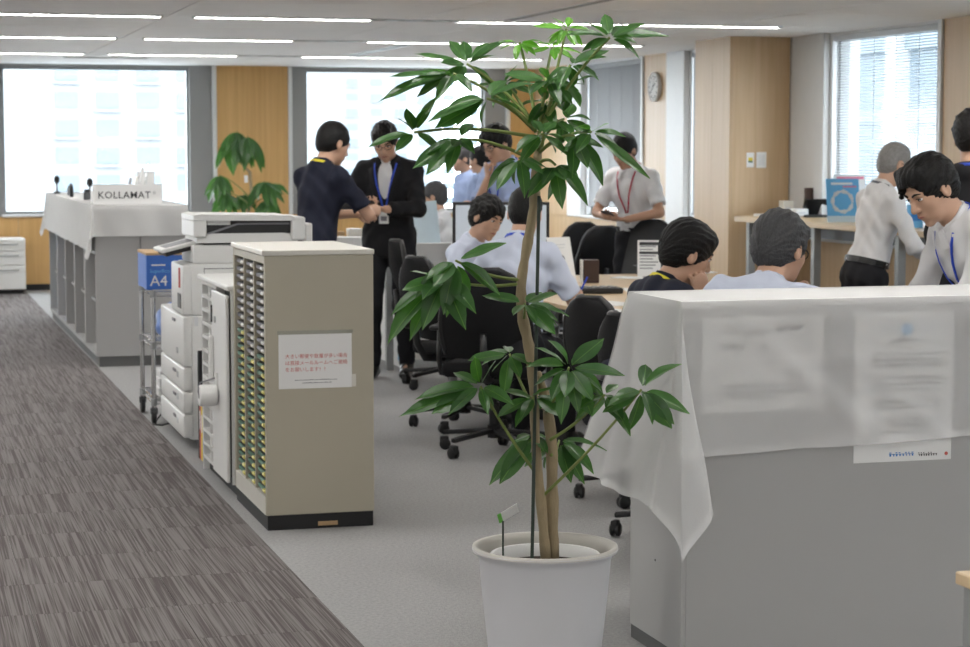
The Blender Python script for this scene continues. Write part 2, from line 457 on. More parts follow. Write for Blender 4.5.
for k, (a, b) in enumerate(RWIN):
    w = thing('window_%d' % (k + 5), WLAB[k], None, (XR, (a + b) / 2, SILL), kind='structure')
    hw = (b - a) / 2; H = HEAD - SILL
    m = MB().box(.06, .14, -hw, -hw + .04, 0, H).box(.06, .14, hw - .04, hw, 0, H).box(.06, .14, -hw + .04, hw - .04, H - .04, H).box(.06, .14, -hw + .04, hw - .04, 0, .04)
    m.build('window_frame', 'window_frame_grey', w)
    MB().box(.095, .105, -hw + .04, hw - .04, .04, H - .04).build('pane', 'window_glass', w)
    MB().box(-.07, .06, -hw - .02, hw + .02, -.03, 0, .006, 1).build('window_sill', 'white_panel', w)
    closed = k >= 5
    m = MB(); zz = H - .06; low = .12 if closed else .02
    tilt = R(72) if closed else R(30)
    while zz > low:
        c, s_ = math.cos(tilt) * .0125, math.sin(tilt) * .0125
        m.add([(.02 - c, -hw + .02, zz - s_), (.02 - c, hw - .02, zz - s_), (.02 + c, hw - .02, zz + s_), (.02 + c, -hw + .02, zz + s_)], [(0, 1, 2, 3)])
        zz -= .0225
    bl = m.build('blind_slats', 'blind_grey' if closed else 'blind_white', w); tag(bl, kind='stuff')
    MB().box(.0, .045, -hw + .015, hw - .015, H - .05, H - .005, .004, 1).build('blind_headrail', 'blind_grey' if closed else 'blind_white', w)
    MB().box(.005, .035, -hw + .018, hw - .018, low - .025, low - .005, .004, 1).build('blind_bottom_rail', 'blind_grey' if closed else 'blind_white', w)
    for t in (-.6, -.2, .2, .6):
        MB().box(.004, .007, t * hw - .003, t * hw + .003, low, H - .03).build('blind_tape', 'blind_grey' if closed else 'blind_white', w)
tag(MB().box(XR - .03, XR, YF, YB, 0, .07).build('baseboard_right', 'black_base'), 'black baseboard under the right wall', None, kind='structure')
wl = wall_box('wall_left', 'plain white wall far left out of view', [(XL - .2, XL, YF, YB, 0, CE + .2)], 'white_paint')
wf = wall_box('wall_front', 'plain white wall behind the camera', [(XL, XR, YF - .2, YF, 0, CE + .2)], 'white_paint')

# ---- oak-clad pillar on the right wall
PXA, PYA, PYB_ = 6.885, 16.30, 17.09
pil = thing('pillar', 'square oak-clad pillar standing out from the right wall', None, ((PXA + XR) / 2, (PYA + PYB_) / 2, 0), kind='structure')
hx, hy = (XR - PXA) / 2, (PYB_ - PYA) / 2
MB().box(-hx + .02, hx - .031, -hy + .02, hy - .02, 0, CE).build('core', 'white_panel', pil)
MB().box(-hx + .022, hx - .06, -hy, -hy + .02, .07, CE).build('wood_panel', 'wood_pale', pil)
MB().box(-hx, -hx + .02, -hy, -.002, .07, CE).build('wood_panel', 'wood_pale', pil)
MB().box(-hx, -hx + .02, .002, hy, .07, CE).build('wood_panel', 'wood_pale', pil)
MB().box(-hx + .022, hx - .06, hy - .02, hy, .07, CE).build('wood_panel', 'wood_pale', pil)
MB().box(-hx + .006, hx - .06, -hy + .006, hy - .006, 0, .07).build('base', 'black_base', pil)

# ---- ceiling lights in rows
mat('lamp_diffuser', (0.9, 0.9, 0.88), 0.4, emit=(1.0, 0.975, 0.94), estr=LAMP)
mat('lamp_off', (0.55, 0.55, 0.54), 0.5)
fr_me = MB().box(-.66, .66, -.056, -.046, -.012, .0).box(-.66, .66, .046, .056, -.012, 0).box(-.66, -.645, -.046, .046, -.012, 0).box(.645, .66, -.046, .046, -.012, 0).mesh('light_frame')
di_me = MB().box(-.644, .644, -.045, .045, -.009, 0).mesh('light_diffuser')
LX = [-5.72, -4.38, -2.85, -1.51, 0.0, 1.24, 2.78, 4.75, 6.05]
for ry, y in enumerate(LROWS):
    for cx, x in enumerate(LX):
        rown = {7: 'row closest to the back windows', 6: 'second row from the back windows', 5: 'third row from the back windows'}
        if ry == 4 and cx == 8: continue
        if ry in rown and 5 <= cx: lab = ('leftmost', 'second', 'third', 'rightmost')[cx - 5] + ' visible strip light in the ' + rown[ry]
        else: lab = 'strip light in the part of the ceiling outside the picture'
        t = thing('ceiling_light', lab, 'ceiling light', (x, y, CE), 0, 'strip lights in the ceiling')
        obj('light_frame', fr_me, 'lamp_off', t); obj('light_diffuser', di_me, 'lamp_diffuser', t)
# air slots between the lights
mat('slot_dark', (0.03, 0.03, 0.03), 0.6); mat('slot_blue', (0.55, 0.60, 0.62), 0.4)
def slot(name, label, x0, x1, y0, y1, material, bars=0):
    t = thing(name, label, 'air vent', ((x0 + x1) / 2, (y0 + y1) / 2, CE))
    hx, hy = (x1 - x0) / 2, (y1 - y0) / 2
    MB().box(-hx, hx, -hy, hy, -.003, 0).build('vent_slot', material, t)
    if hx > hy: MB().box(-hx, hx, -hy - .012, -hy, -.008, 0).box(-hx, hx, hy, hy + .012, -.008, 0).build('vent_rim', 'lamp_off', t)
    else: MB().box(-hx - .012, -hx, -hy, hy, -.008, 0).box(hx, hx + .012, -hy, hy, -.008, 0).build('vent_rim', 'lamp_off', t)
    return t
slot('air_slot', 'long dark air slot running away above the umbrella plant', 4.41, 4.45, 12.1, 14.7, 'slot_dark')
t = slot('air_slot', 'pale double air slot before the second back window', 4.50, 4.62, 18.4, 20.8, 'slot_blue')
MB().box(-.01, .01, -1.2, 1.2, -.006, -.0031).build('divider', 'slot_dark', t)
slot('air_slot', 'dark air slot in the ceiling close above the left back window', 1.76, 2.62, 21.85, 21.93, 'slot_dark')
for r_, nm in ((LROWS[-1], 'farthest'), (LROWS[-2], 'second farthest'), (LROWS[-3], 'nearest visible')):
    t = slot('air_slot', 'dark air slot with small bright openings in the %s light row' % nm, 3.46, 4.07, r_ - .05, r_ + .05, 'slot_dark')
    for dx in (-.17, .02, .20):
        MB().box(dx - .045, dx + .045, -.05, .05, -.008, -.003).build('bright_opening', 'slot_blue', t)
# ================================================================ OUTSIDE
mat('facade_white', (0.185, 0.195, 0.205), 0.8, var=0.03, scale=.3)
mat('facade_ledge', (0.11, 0.14, 0.165), 0.7, var=0.05, scale=.5)
mat('facade_column', (0.26, 0.28, 0.29), 0.7, var=0.05, scale=.5)
mat('facade_blue', (0.075, 0.105, 0.13), 0.6, var=0.05, scale=.5)
mat('facade_window', (0.105, 0.135, 0.160), 0.6, var=0.15, scale=.4)
mat('street', (0.30, 0.31, 0.31), 0.9, var=0.1, scale=.05)
tag(MB().box(-400, 500, YB + 8, 900, -31, -30).build('ground', 'street'), 'street level far below the windows', None, kind='structure')
def tower(label, x0, x1, y, z1, cols, rows, wmat, pitch, ww, wh, x_first, z_first, dx):
    t = thing('tower', label, 'building', ((x0 + x1) / 2, y, -30))
    MB().box(-(x1 - x0) / 2, (x1 - x0) / 2, 0, 18, 0, z1 + 30).build('wall', wmat, t)
    wm = MB().box(-ww / 2, ww / 2, -.12, .1, -wh / 2, wh / 2).mesh('window')
    lg = MB().box(-ww * .62, ww * .62, -.5, .05, -wh * .72, -wh * .60).mesh('balcony_ledge')
    for r_ in range(rows):
        for c in range(cols):
            w = obj('window', wm, 'facade_window', t, (x_first + dx * c - (x0 + x1) / 2, 0, z_first - pitch * r_ + 30))
            if (c + r_) % 2 == 0: obj('balcony_ledge', lg, 'facade_white', t, (x_first + dx * c - (x0 + x1) / 2, 0, z_first - pitch * r_ + 30))
    return t
p = PY(66, 72, 220.0)
tower('pale apartment tower with blue-grey windows seen through the left back window', -2, 36, 220, 32, 4, 8, 'facade_white', 2.9, 2.4, 1.7, p.x, p.z, PY(107, 72, 220).x - p.x)
p = PY(352, 82, 420.0)
tower('distant pale tower with a dense window grid seen through the middle back window', 62, 112, 420, 48, 7, 16, 'facade_white', 3.1, 2.6, 1.5, p.x, p.z, 5.2)
# office block close to the right windows
t = thing('office_block', 'pale blue office block close outside the right windows', 'building', (24.0, 20, -30))
MB().box(0, 12, -30, 34, 0, 62).build('wall', 'facade_blue', t)
for k in range(14):
    MB().box(-.15, .02, -30, 34, 20.0 + 1.75 * k, 20.35 + 1.75 * k).build('ledge', 'facade_ledge', t)
for k in range(16):
    MB().box(-.35, .02, -29 + 3.9 * k, -28.4 + 3.9 * k, 0, 62).build('column', 'facade_column', t)

# ================================================================ CABINETS AND MACHINES ON THE LEFT
# ---- drawer file cabinet with the notice
FX0, FX1, FY0, FY1, FH = 1.475, 1.945, 8.42, 9.23, 1.178
fc = thing('file_cabinet', 'beige multi-drawer file cabinet with a printed notice taped to its side', 'cabinet', (FX0, FY0, 0))
W, D = FX1 - FX0, FY1 - FY0
MB().box(.006, W, 0, .022, .063, FH - .022, .003, 1).build('side_panel', 'cabinet_beige', fc)
MB().box(.006, W, D - .022, D, .063, FH - .022, .003, 1).build('side_panel', 'cabinet_beige', fc)
MB().box(W - .02, W - .001, .022, D - .022, .063, FH - .022).build('back_panel', 'cabinet_beige', fc)
MB().box(-.004, W + .004, -.004, D + .004, FH - .022, FH, .004, 2).build('top_board', 'cabinet_top', fc)
MB().box(.006, W - .02, .022, D - .022, .063, .14).build('bottom_rail', 'cabinet_top', fc)
MB().box(.012, W - .005, .004, D - .004, 0, .063).build('plinth', 'black_base', fc)
MB().box(.05, W - .02, .022, D - .022, .14, FH - .022).build('carcass', 'black_base', fc)
MB().box(.006, .05, .022, D - .022, FH - .055, FH - .022).build('top_rail', 'cabinet_beige', fc)
cw = (D - .044) / 3
for c in range(1, 3): MB().box(.008, .05, .022 + cw * c - .008, .022 + cw * c + .008, .14, FH - .055).build('divider', 'cabinet_beige', fc)
NR = 28; z0, z1 = .145, FH - .058; ph = (z1 - z0) / NR
dr_me = MB().box(.022, .05, -cw / 2 + .014, cw / 2 - .014, .006, ph - .012).mesh('drawer')
kn_me = MB().box(.004, .022, -cw / 2 + .02, -cw / 2 + .075, .006, ph - .014, .004, 1).mesh('pull')
lb_me = MB().box(.016, .022, -cw / 2 + .085, cw / 2 - .02, .006, ph - .014).mesh('label_holder')
kn2 = kn_me.copy(); lb2 = lb_me.copy()
random.seed(3)
for c in range(3):
    for r_ in range(NR):
        o = obj('drawer', dr_me, 'black_plastic', fc, (0, .022 + cw * (c + .5), z0 + ph * r_))
        low = r_ < 17 - (1 if c == 1 else 0) + (2 if c == 2 else 0)
        obj('pull', kn2 if low else kn_me, 'knob_yellow' if low else 'knob_white', o)
        obj('label_holder', lb2 if low else lb_me, 'green_label' if low else 'ink_grey', o)
MB().box(W * .48, W * .66, -.002, .0, .012, .03).build('floor_tape', 'cardboard', fc)
# notice in a plastic sleeve, taped on
n0 = PY(278.5, 335, FY0 - .004); n1 = PY(352, 387, FY0 - .004)
nt_ = thing('notice_sheet', 'white notice with three lines of red writing on the beige cabinet', 'notice', ((n0.x + n1.x) / 2, FY0 - .001, n1.z))
nw, nh = n1.x - n0.x, n0.z - n1.z
MB().box(-nw / 2, nw / 2, -.0015, 0, 0, nh).build('sheet', 'paper', nt_)
for k, s_ in enumerate(('大きい郵便や数量が多い場合', 'は直接メールルームへご連絡', 'をお願いします！！')):
    letters(s_, .0205, 'ink_red', nt_, (-nw / 2 + .027, -.0018, nh * .565 - k * nh * .122), spacing=1.0)
def _grey(x0, x1, z):
    m = MB(); x = x0
    while x < x1:
        w_ = random.uniform(.004, .008); m.box(x, x + w_, -.0019, -.0014, z, z + random.uniform(.002, .0045)); x += w_ + .002
    m.build('small_print', 'ink_grey', nt_)
_grey(-nw * .28, nw * .30, nh * .15); _grey(-nw * .18, nw * .22, nh * .095)
MB().box(nw / 2 + .001, nw / 2 + .018, -.001, 0, .002, .055).build('label_strip', 'cabinet_top', nt_)
MB().box(-nw / 2 - .005, nw / 2 + .005, -.0009, 0.0, nh, nh + .016).build('sleeve_edge', 'clear_plastic', nt_)

# ---- white pigeonhole cabinet with a door
PX0, PY0, PY1, PH = 1.455, 9.27, 10.19, .953
pc = thing('pigeonhole_cabinet', 'white cabinet with small pigeonholes and a half-open door panel', 'cabinet', (PX0, PY0, 0))
D = PY1 - PY0
MB().box(.02, .42, 0, .02, .06, PH).build('side_panel', 'copier_white', pc)
MB().box(.02, .42, D - .02, D, .0, PH).build('side_panel', 'copier_white', pc)
MB().box(.40, .42, .02, D - .02, .06, PH).build('back_panel', 'copier_white', pc)
MB().box(.0, .43, -.005, D + .005, PH, PH + .025, .006, 1).build('top_board', 'copier_white', pc)
MB().box(.05, .40, .02, D - .02, .0, .06).build('plinth', 'black_base', pc)
MB().box(.02, .40, .43, .45, .06, PH).build('divider', 'copier_white', pc)
MB().box(.02, .40, .66, .685, .06, PH).build('divider', 'copier_white', pc)
mat('mail_mix', (0.20, 0.15, 0.14), 0.8, var=0.7, scale=18, rand=0.6)
sh_me = MB().box(.02, .40, .45, D - .02, 0, .016).mesh('shelf')
ml_me = MB().box(.035, .06, .47, .62, .016, .042).mesh('mail')
rows = 13
for r_ in range(rows + 1):
    z = .06 + (PH - .082) * r_ / rows
    obj('shelf', sh_me, 'copier_white', pc, (0, 0, z))
MB().box(.06, .40, .02, D - .02, .06, PH).build('hole_shade', 'black_base', pc)  # black block painting in the shade deep inside the holes
for r_ in range(rows):
    z = .06 + (PH - .082) * r_ / rows
    o = obj('mail_bundle', ml_me, 'mail_mix', pc, (0, 0, z)); 
dr = MB().box(-.006, .012, .0, .425, .07, PH - .02, .006, 2).build('door', 'copier_white', pc)
MB().box(-.03, -.006, .36, .385, .50, .72, .008, 2).build('door_handle', 'copier_white', dr)
MB().cyl((-.012, .30, .80), (-.0, .30, .80), .016, n=14).build('lock', 'grey_metal', dr)
MB().box(-.012, -.006, .395, .415, .78, .86).build('name_plate', 'ink', dr)
rl = thing('tape_reel', 'round white reel hanging on the pigeonhole cabinet door', 'reel', (PX0 - .055, PY0 + .24, .45))
Mx = Matrix.Rotation(math.pi / 2, 4, 'Y')
MB().lathe([(.012, -.040), (.048, -.040), (.051, -.034), (.051, .034), (.048, .040), (.012, .040)], 28, Mx, True, True).build('reel_body', 'white_paint', rl, 40)
MB().lathe([(.0, -.043), (.012, -.043), (.014, -.039)], 14, Mx).build('hub', 'ink_grey', rl)
MB().box(.038, .053, -.01, .01, -.015, .10).build('bracket', 'copier_white', rl)
MB().tube([(-.036, .0, -.02), (-.044, 0, .02), (-.036, 0, .06), (.035, 0, .08)], .004, 6).build('strap', 'ink_grey', rl)
tag(MB().box(1.50, 1.86, 10.50, 10.54, .0, .56, .004, 1).build('folded_panel', 'black_base'), 'thin black panel standing between the pigeonhole cabinet and the copier', 'panel')
bf = [('blue_card', .34), ('yellow', .30), ('ink_red', .32)]
for k, (mm, hh) in enumerate(bf):
    f = thing('box_file', ['blue', 'yellow', 'red'][k] + ' box file standing on the floor beside the copier', 'file', (1.50, 10.33 + .055 * k, 0), group='files beside the copier')
    MB().box(0, .26, 0, .05, 0, hh, .004, 1).build('cover', mm, f)
    MB().box(-.001, 0, .012, .038, hh * .5, hh * .8).build('spine_label', 'paper', f)

# ---- copier
CX0, CY0, CY1 = 1.47, 10.83, 11.80
cp = thing('copier', 'white office photocopier with paper drawers and document feeder', 'copier', (CX0, CY0, 0))
D = CY1 - CY0
Wc = .72
DU = .47                     # the upper machine is shorter than its paper deck
MB().box(.03, Wc, .02, D - .02, .05, .715, .012, 2).build('body', 'copier_white', cp, 35)
MB().box(.03, Wc, .02, DU, .715, .99, .015, 2).build('upper_body', 'copier_white', cp, 35)
MB().box(.10, Wc - .05, .06, D - .06, 0, .05).build('base', 'black_base', cp)
MB().box(.12, Wc - .1, -.03, .05, 0, .012).build('foot_cover', 'blue_card', cp)
zs = [.06, .19, .31, .44, .715]
for k in range(4):
    d_ = MB().box(-.006 + .002 * k, .05, .012, D - .012, zs[k] + .002, zs[k + 1] - .002, .012, 3).build('paper_drawer', 'copier_white', cp, 35)
    MB().box(-.010, -.004, D * .30, D * .40, zs[k + 1] - .05, zs[k + 1] - .035).build('drawer_grip', 'ink_grey', d_)
    MB().box(-.009, -.004, .20, .25, zs[k] + .06, zs[k] + .09).build('paper_gauge', 'paper_grey', d_)
MB().box(.0, .05, .012, DU, .718, .985, .012, 3).build('front_cover', 'copier_white', cp, 35)
MB().box(-.004, .001, .10, .15, .86, .965).build('red_lamp_strip', 'ink_red', cp)
MB().box(-.005, .001, .08, .19, .75, .83, .003, 1).build('side_switch_panel', 'dark_frame', cp)
# side seams facing the camera
for (x0, x1, za, zb) in ((.115, .118, .08, .97), (.118, .60, .962, .966), (.118, .60, .70, .703), (.20, .60, .90, .902), (.20, .202, .70, .90)):
    MB().box(x0, x1, .0185, .021, za, zb).build('seam', 'copier_seam', cp)
for (px, pz, w_, h_) in ((.13, .79, .05, .05), (.06, .66, .02, .05), (.14, .22, .06, .03)):
    MB().box(px, px + w_, .0165, .0195, pz, pz + h_).build('vent_grille', 'paper_grey', cp)
# shoulder and scanner
MB().box(.06, Wc + .02, .04, DU, .99, 1.09, .012, 2).build('scanner_bed', 'copier_white', cp, 35)
MB().box(.12, Wc - .06, .06, DU - .01, 1.09, 1.105).build('output_gap', 'black_base', cp)
MB().prism([(.08, 1.10), (.62, 1.10), (.62, 1.135), (.55, 1.150), (.16, 1.150), (.08, 1.13)], 1, .02, DU).build('feeder_base', 'copier_white', cp)
MB().box(.11, .60, .035, DU - .01, 1.148, 1.222).build('feeder_throat', 'black_plastic', cp)
MB().prism([(.06, 1.22), (.60, 1.215), (.60, 1.235), (.58, 1.243), (.10, 1.253), (.06, 1.247)], 1, .0, DU).build('feeder_lid', 'copier_white', cp)
MB().box(.06, .13, .0, DU, 1.13, 1.222, .006, 1).build('feeder_side', 'copier_white', cp)
MB().box(.585, .66, .0, DU, 1.11, 1.235, .008, 1).build('feeder_end', 'copier_white', cp)
MB().box(.66, .70, .01, DU, 1.10, 1.20, .006, 1).build('feeder_step', 'copier_white', cp)
MB().box(.135, .26, .028, .036, 1.195, 1.222, .003, 1).build('feeder_roller_guide', 'copier_white', cp)
MB().prism([(.13, 1.15), (.30, 1.205), (.58, 1.205), (.58, 1.195), (.30, 1.195), (.16, 1.148)], 1, .03, .3).build('feeder_tray', 'ink_grey', cp)
pm = Matrix.Translation((.0, .26, 1.075)) @ Matrix.Rotation(R(-14), 4, 'Y')
MB().box(-.10, .13, -.16, .20, -.008, .012, .006, 2, pm).build('control_panel', 'copier_white', cp)
MB().box(-.08, .12, -.15, .19, -.03, -.0085, M=pm).build('control_panel_back', 'black_plastic', cp)
MB().box(-.07, .09, -.10, .14, .0121, .0135, M=pm).build('touch_screen', 'dark_frame', cp)

# ---- wire cart with paper box
ct = thing('cart', 'small steel wire cart on casters beside the copier', 'cart', (1.44, 11.90, 0))
cwid, cdep = .46, .56
for (x, y) in ((0, 0), (cwid, 0), (0, cdep), (cwid, cdep)):
    MB().cyl((x, y, .10), (x, y, .785), .014, n=10).build('post', 'chrome', ct, 40)
    c = MB().lathe([(.0, -.014), (.030, -.014), (.045, -.010), (.045, .010), (.030, .014), (0, .014)], 18, Matrix.Translation((x, y + .01, .045)) @ Mx).build('caster', 'black_plastic', ct, 40)
    MB().box(x - .02, x + .02, y - .012, y + .035, .06, .10, .004, 1).build('caster_fork', 'dark_steel', c)
for z in (.14, .47, .77):
    m = MB()
    for k in range(10): m.cyl((0, cdep * k / 9, z), (cwid, cdep * k / 9, z), .003, n=6)
    m.tube([(0, 0, z + .012), (cwid, 0, z + .012), (cwid, cdep, z + .012), (0, cdep, z + .012), (0, 0, z + .012)], .006, 6)
    m.tube([(0, 0, z - .02), (cwid, 0, z - .02), (cwid, cdep, z - .02), (0, cdep, z - .02), (0, 0, z - .02)], .005, 6)
    m.build('wire_shelf', 'chrome', ct, 40)
for (x, y) in ((0, 0), (0, cdep)):
    for z in (.14, .47, .77): MB().cyl((x, y, z - .03), (x, y, z + .012), .019, n=10).build('collar', 'grey_metal', ct, 40)
pb = thing('paper_box', 'blue cardboard copy-paper box marked A4 on top of the wire cart', 'box', (1.405, 11.90, .786))
MB().box(.0, .40, .0, .42, 0, .205, .004, 1).build('box_body', 'blue_card', pb)
MB().box(-.002, .402, -.002, .422, .198, .215, .003, 1).build('box_lid_edge', 'cardboard', pb)
letters('A4', .088, 'paper', pb, (.020, -.001, .022))
letters('SuperEco', .030, 'sky_blue', pb, (.020, -.001, .098))
MB().box(.030, .11, -.0012, 0, .138, .146).build('small_print', 'paper', pb)
bb = thing('plastic_bag', 'blue and white plastic bag on the middle shelf of the cart', 'bag', (1.50, 11.95, .486))
m = MB(); m.ell((.10, .10, .11), (.10, .12, .11), 16, 10); m.ell((.06, .20, .09), (.08, .10, .09), 14, 8)
me = m.mesh('bag')
for v in me.vertices: v.co.x += .012 * math.sin(40 * v.co.z + 20 * v.co.y); v.co.y += .012 * math.sin(37 * v.co.x + 30 * v.co.z); v.co.z = max(v.co.z, .002)
mat('bag_blue', (0.20, 0.32, 0.66), 0.35, var=0.5, scale=9)
obj('bag_body', me, 'bag_blue', bb); smooth_me(me)
tr = thing('tray', 'cream plastic tray on the middle shelf of the wire cart', 'tray', (1.71, 11.92, .486))
MB().box(0, .18, 0, .2, 0, .08, .012, 2).build('tray_body', 'cabinet_top', tr); MB().box(.02, .16, .02, .18, .08, .09).build('tray_paper', 'paper', tr)
st = thing('paper_stack', 'stack of white paper packs on the bottom shelf of the cart', 'paper', (1.47, 11.93, .158))
for k in range(3): MB().box(.006 * k, .30, .01 * (k % 2), .22, .051 * k, .051 * k + .05, .004, 1).build('paper_pack', 'paper', st)
tag(MB().tube([(1.53, 11.86, .012), (1.47, 11.80, .008), (1.43, 11.86, .007), (1.46, 11.98, .012), (1.50, 11.85, .10), (1.52, 11.83, .22)], .005, 6).build('power_cable', 'black_plastic', None, True), 'thin black cable looped on the floor by the cart caster', 'cable')

# ---- cloth-covered shelf unit far left
SX0, SY0, SY1, SH = 1.425, 15.19, 19.75, 1.168
su = thing('shelf_unit', 'long low grey shelf unit open to the walkway, under a white cloth', 'shelf', (SX0, SY0, 0))
D = SY1 - SY0; Wd = .66
MB().box(.02, Wd, .004, D, 0, .075).build('plinth', 'cabinet_dark_base', su)
MB().box(0, .326, 0, .02, .075, SH - .01, .002, 1).build('end_panel', 'cabinet_grey', su)
MB().box(.332, Wd, 0, .02, .075, SH - .01, .002, 1).build('end_panel', 'cabinet_grey', su)
MB().box(0, Wd, D - .02, D, .075, SH - .01).build('end_panel', 'cabinet_grey', su)
MB().box(.32, Wd, .02, D - .02, .075, SH - .01).build('rear_cabinet', 'cabinet_grey', su)
MB().box(0, Wd, 0, D, SH - .01, SH + .012, .002, 1).build('top_board', 'cabinet_grey', su)
NB = 5
bw = D / NB
for k in range(1, NB): MB().box(.0, .32, bw * k - .03, bw * k + .03, .075, SH - .01).build('upright', 'cabinet_grey', su)
for k in range(NB):
    for z in (.075, .44, .80):
        MB().box(.0 if z < .1 else .05, .32, bw * k + .03, bw * (k + 1) - .03, z, z + .02).build('shelf_board', 'cabinet_grey', su)
    MB().box(.30, .319, bw * k + .03, bw * (k + 1) - .03, .097, SH - .01).build('back_panel', 'dark_frame', su)  # dark colour holds the shade inside the open bays
random.seed(11)
bcol = [('blue_card', 'blue'), ('sky_blue', 'light blue'), ('yellow', 'yellow'), ('ink_red', 'red'), ('paper_grey', 'grey'), ('cabinet_top', 'cream'), ('green_label', 'green')]
shelfname = {.097: 'bottom', .462: 'middle', .822: 'top'}
for k in (3, 4):
    for z in (.097, .462):
        y = bw * k + .05; n = 0
        while y < bw * (k + 1) - .10 and n < 7:
            mm, cn = random.choice(bcol); th = random.uniform(.05, .085); hh = random.uniform(.27, .31)
            o = thing('binder', '%s binder, %s from the right, %s shelf of the %s bay' % (cn, ('first', 'second', 'third', 'fourth', 'fifth', 'sixth', 'seventh')[n], shelfname[z], 'farthest' if k == 4 else 'next-to-farthest'), 'binder', (SX0 + .055, SY0 + y, z), group='binders in the shelf unit')
            MB().box(0, .24, 0, th, 0, hh, .004, 1).build('cover', mm, o)
            MB().box(-.001, .0, th * .2, th * .8, hh * .45, hh * .85).build('spine_label', 'paper', o)
            y += th + .006; n += 1

# white table cloth on it (cloth hangs over the edges, creased)
def draped(name, x0, x1, y0, y1, ztop, df, dl, dr_, db, material, seed=1, n=56, flare=.05, parent=None, ripple=.012, hem=None):
    """rectangular cloth over a box: top sheet, four skirts and gathered corners hanging as folds"""
    rnd = random.Random(seed); ph = [rnd.uniform(0, 6.28) for _ in range(8)]
    m = MB()
    # perimeter stations: (corner point, outward angle, drop, station length)
    st = []
    def side(a, b, ang, drop, k):
        for i in range(k + 1):
            t = i / k; st.append((a[0] + (b[0] - a[0]) * t, a[1] + (b[1] - a[1]) * t, ang, drop, 0.0))
    def corner(c, a0, a1, d0, d1, k=18):
        for i in range(1, k):
            t = i / k; ph_ = t * math.pi / 2
            dd = 1.0 / max(math.cos(ph_) / d0 if math.cos(ph_) > 1e-6 else 0, math.sin(ph_) / d1 if math.sin(ph_) > 1e-6 else 0)
            st.append((c[0], c[1], a0 + (a1 - a0) * t, dd, math.sin(math.pi * t)))
    fa, ra, ba, la = -math.pi / 2, 0.0, math.pi / 2, math.pi
    side((x1, y0), (x0, y0), fa, df, n); corner((x0, y0), fa, -math.pi, df, dl)
    side((x0, y0), (x0, y1), -math.pi, dl, n); corner((x0, y1), -math.pi, -1.5 * math.pi, dl, db)
    side((x0, y1), (x1, y1), -1.5 * math.pi, db, n); corner((x1, y1), -1.5 * math.pi, -2 * math.pi, db, dr_)
    side((x1, y1), (x1, y0), -2 * math.pi, dr_, n); corner((x1, y0), -2 * math.pi, -2.5 * math.pi, dr_, df)
    NV = 16; NS = len(st)
    s_acc = 0; prevp = None
    vs = []
    for (px, py, an, drop, cor) in st:
        if prevp: s_acc += math.hypot(px - prevp[0], py - prevp[1]) + .02 * cor
        prevp = (px, py)
        ox, oy = math.cos(an), math.sin(an)
        for j in range(NV + 1):
            t = j / NV
            # roll over the edge, then hang
            hang = drop * t
            out = .004 + flare * t * t * (.25 + cor * 1.6) + .006 * min(1, hang / .03)
            out += ripple * t * (math.sin(s_acc * 13 + ph[0]) + .6 * math.sin(s_acc * 29 + ph[1] + 1.5 * t))
            out += .03 * cor * t * math.sin(an * 8 + ph[2])
            dz = math.sqrt(max(hang * hang - (out - .004) ** 2 * .6, 0.0)) if hang > 0 else 0
            h2 = hem(px, py, t) if hem else 0
            vs.append((px + ox * max(out, .003), py + oy * max(out, .003), ztop + .004 - dz + h2))
    fs = []
    for i in range(NS):
        a = i * (NV + 1); b = ((i + 1) % NS) * (NV + 1)
        for j in range(NV): fs.append((a + j, a + j + 1, b + j + 1, b + j))
    m.add(vs, fs)
    # top sheet
    nx = 24
    def P(i, j):
        u, v = i / nx, j / nx
        return (x0 + (x1 - x0) * u, y0 + (y1 - y0) * v, ztop + .0045 + .0012 * math.sin(9 * u + ph[3]) * math.sin(11 * v + ph[4]))
    m.grid(P, nx + 1, nx + 1)
    return m.build(name, material, parent, True)
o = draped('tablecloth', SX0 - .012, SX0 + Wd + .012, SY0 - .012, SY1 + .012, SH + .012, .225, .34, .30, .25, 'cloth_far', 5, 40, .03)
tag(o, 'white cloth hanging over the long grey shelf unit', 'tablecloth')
# KOLLAMAT sign and the wares on the cloth
ZT = SH + .019
k0 = PY(93, 206, SY0 + .10); k1 = PY(162, 187, SY0 + .10)
kw = k1.x - k0.x
ks = thing('sign_box', 'white box sign reading KOLLAMAT at the near end of the white cloth', 'sign', (k0.x, SY0 + .10, ZT))
MB().box(0, kw, 0, .012, 0, .15).build('front_board', 'paper', ks)
MB().box(0, kw, .012, .16, 0, .012).build('floor_board', 'paper', ks)
MB().box(0, .008, .012, .16, 0, .10).build('side_board', 'paper', ks); MB().box(kw - .008, kw, .012, .16, 0, .10).build('side_board', 'paper', ks)
letters('KOLLAMAT', .072, 'ink', ks, (.035, -.001, .047), bold=.0004, spacing=1.06)
letters('®', .03, 'ink_grey', ks, (kw - .068, -.001, .075))
for k, (dx, hh, tl, mm) in enumerate(((.30, .20, 14, 'ink_grey'), (.36, .21, 12, 'cabinet_top'), (.42, .27, 9, 'paper'), (.47, .32, 8, 'clear_plastic'), (.39, .24, 10, 'clear_plastic'))):
    o = thing('sample_board', ['dark', 'cream', 'white', 'tall clear', 'short clear'][k] + ' sample panel leaning behind the KOLLAMAT sign', 'panel', (k0.x + dx - .05, SY0 + .27 + .105 * k, ZT), group='sample panels behind the sign')
    Mr = Matrix.Rotation(R(tl), 4, 'Y')
    MB().box(0, .012, 0, .10, 0, hh, .002, 1, Mr).build('board', mm, o)
    MB().box(-.003, .04, 0, .10, 0, .012, .002, 1).build('foot', 'paper', o)
o = thing('carton', 'upright white carton right behind the KOLLAMAT sign', 'box', (k0.x + kw - .085, SY0 + .83, ZT))
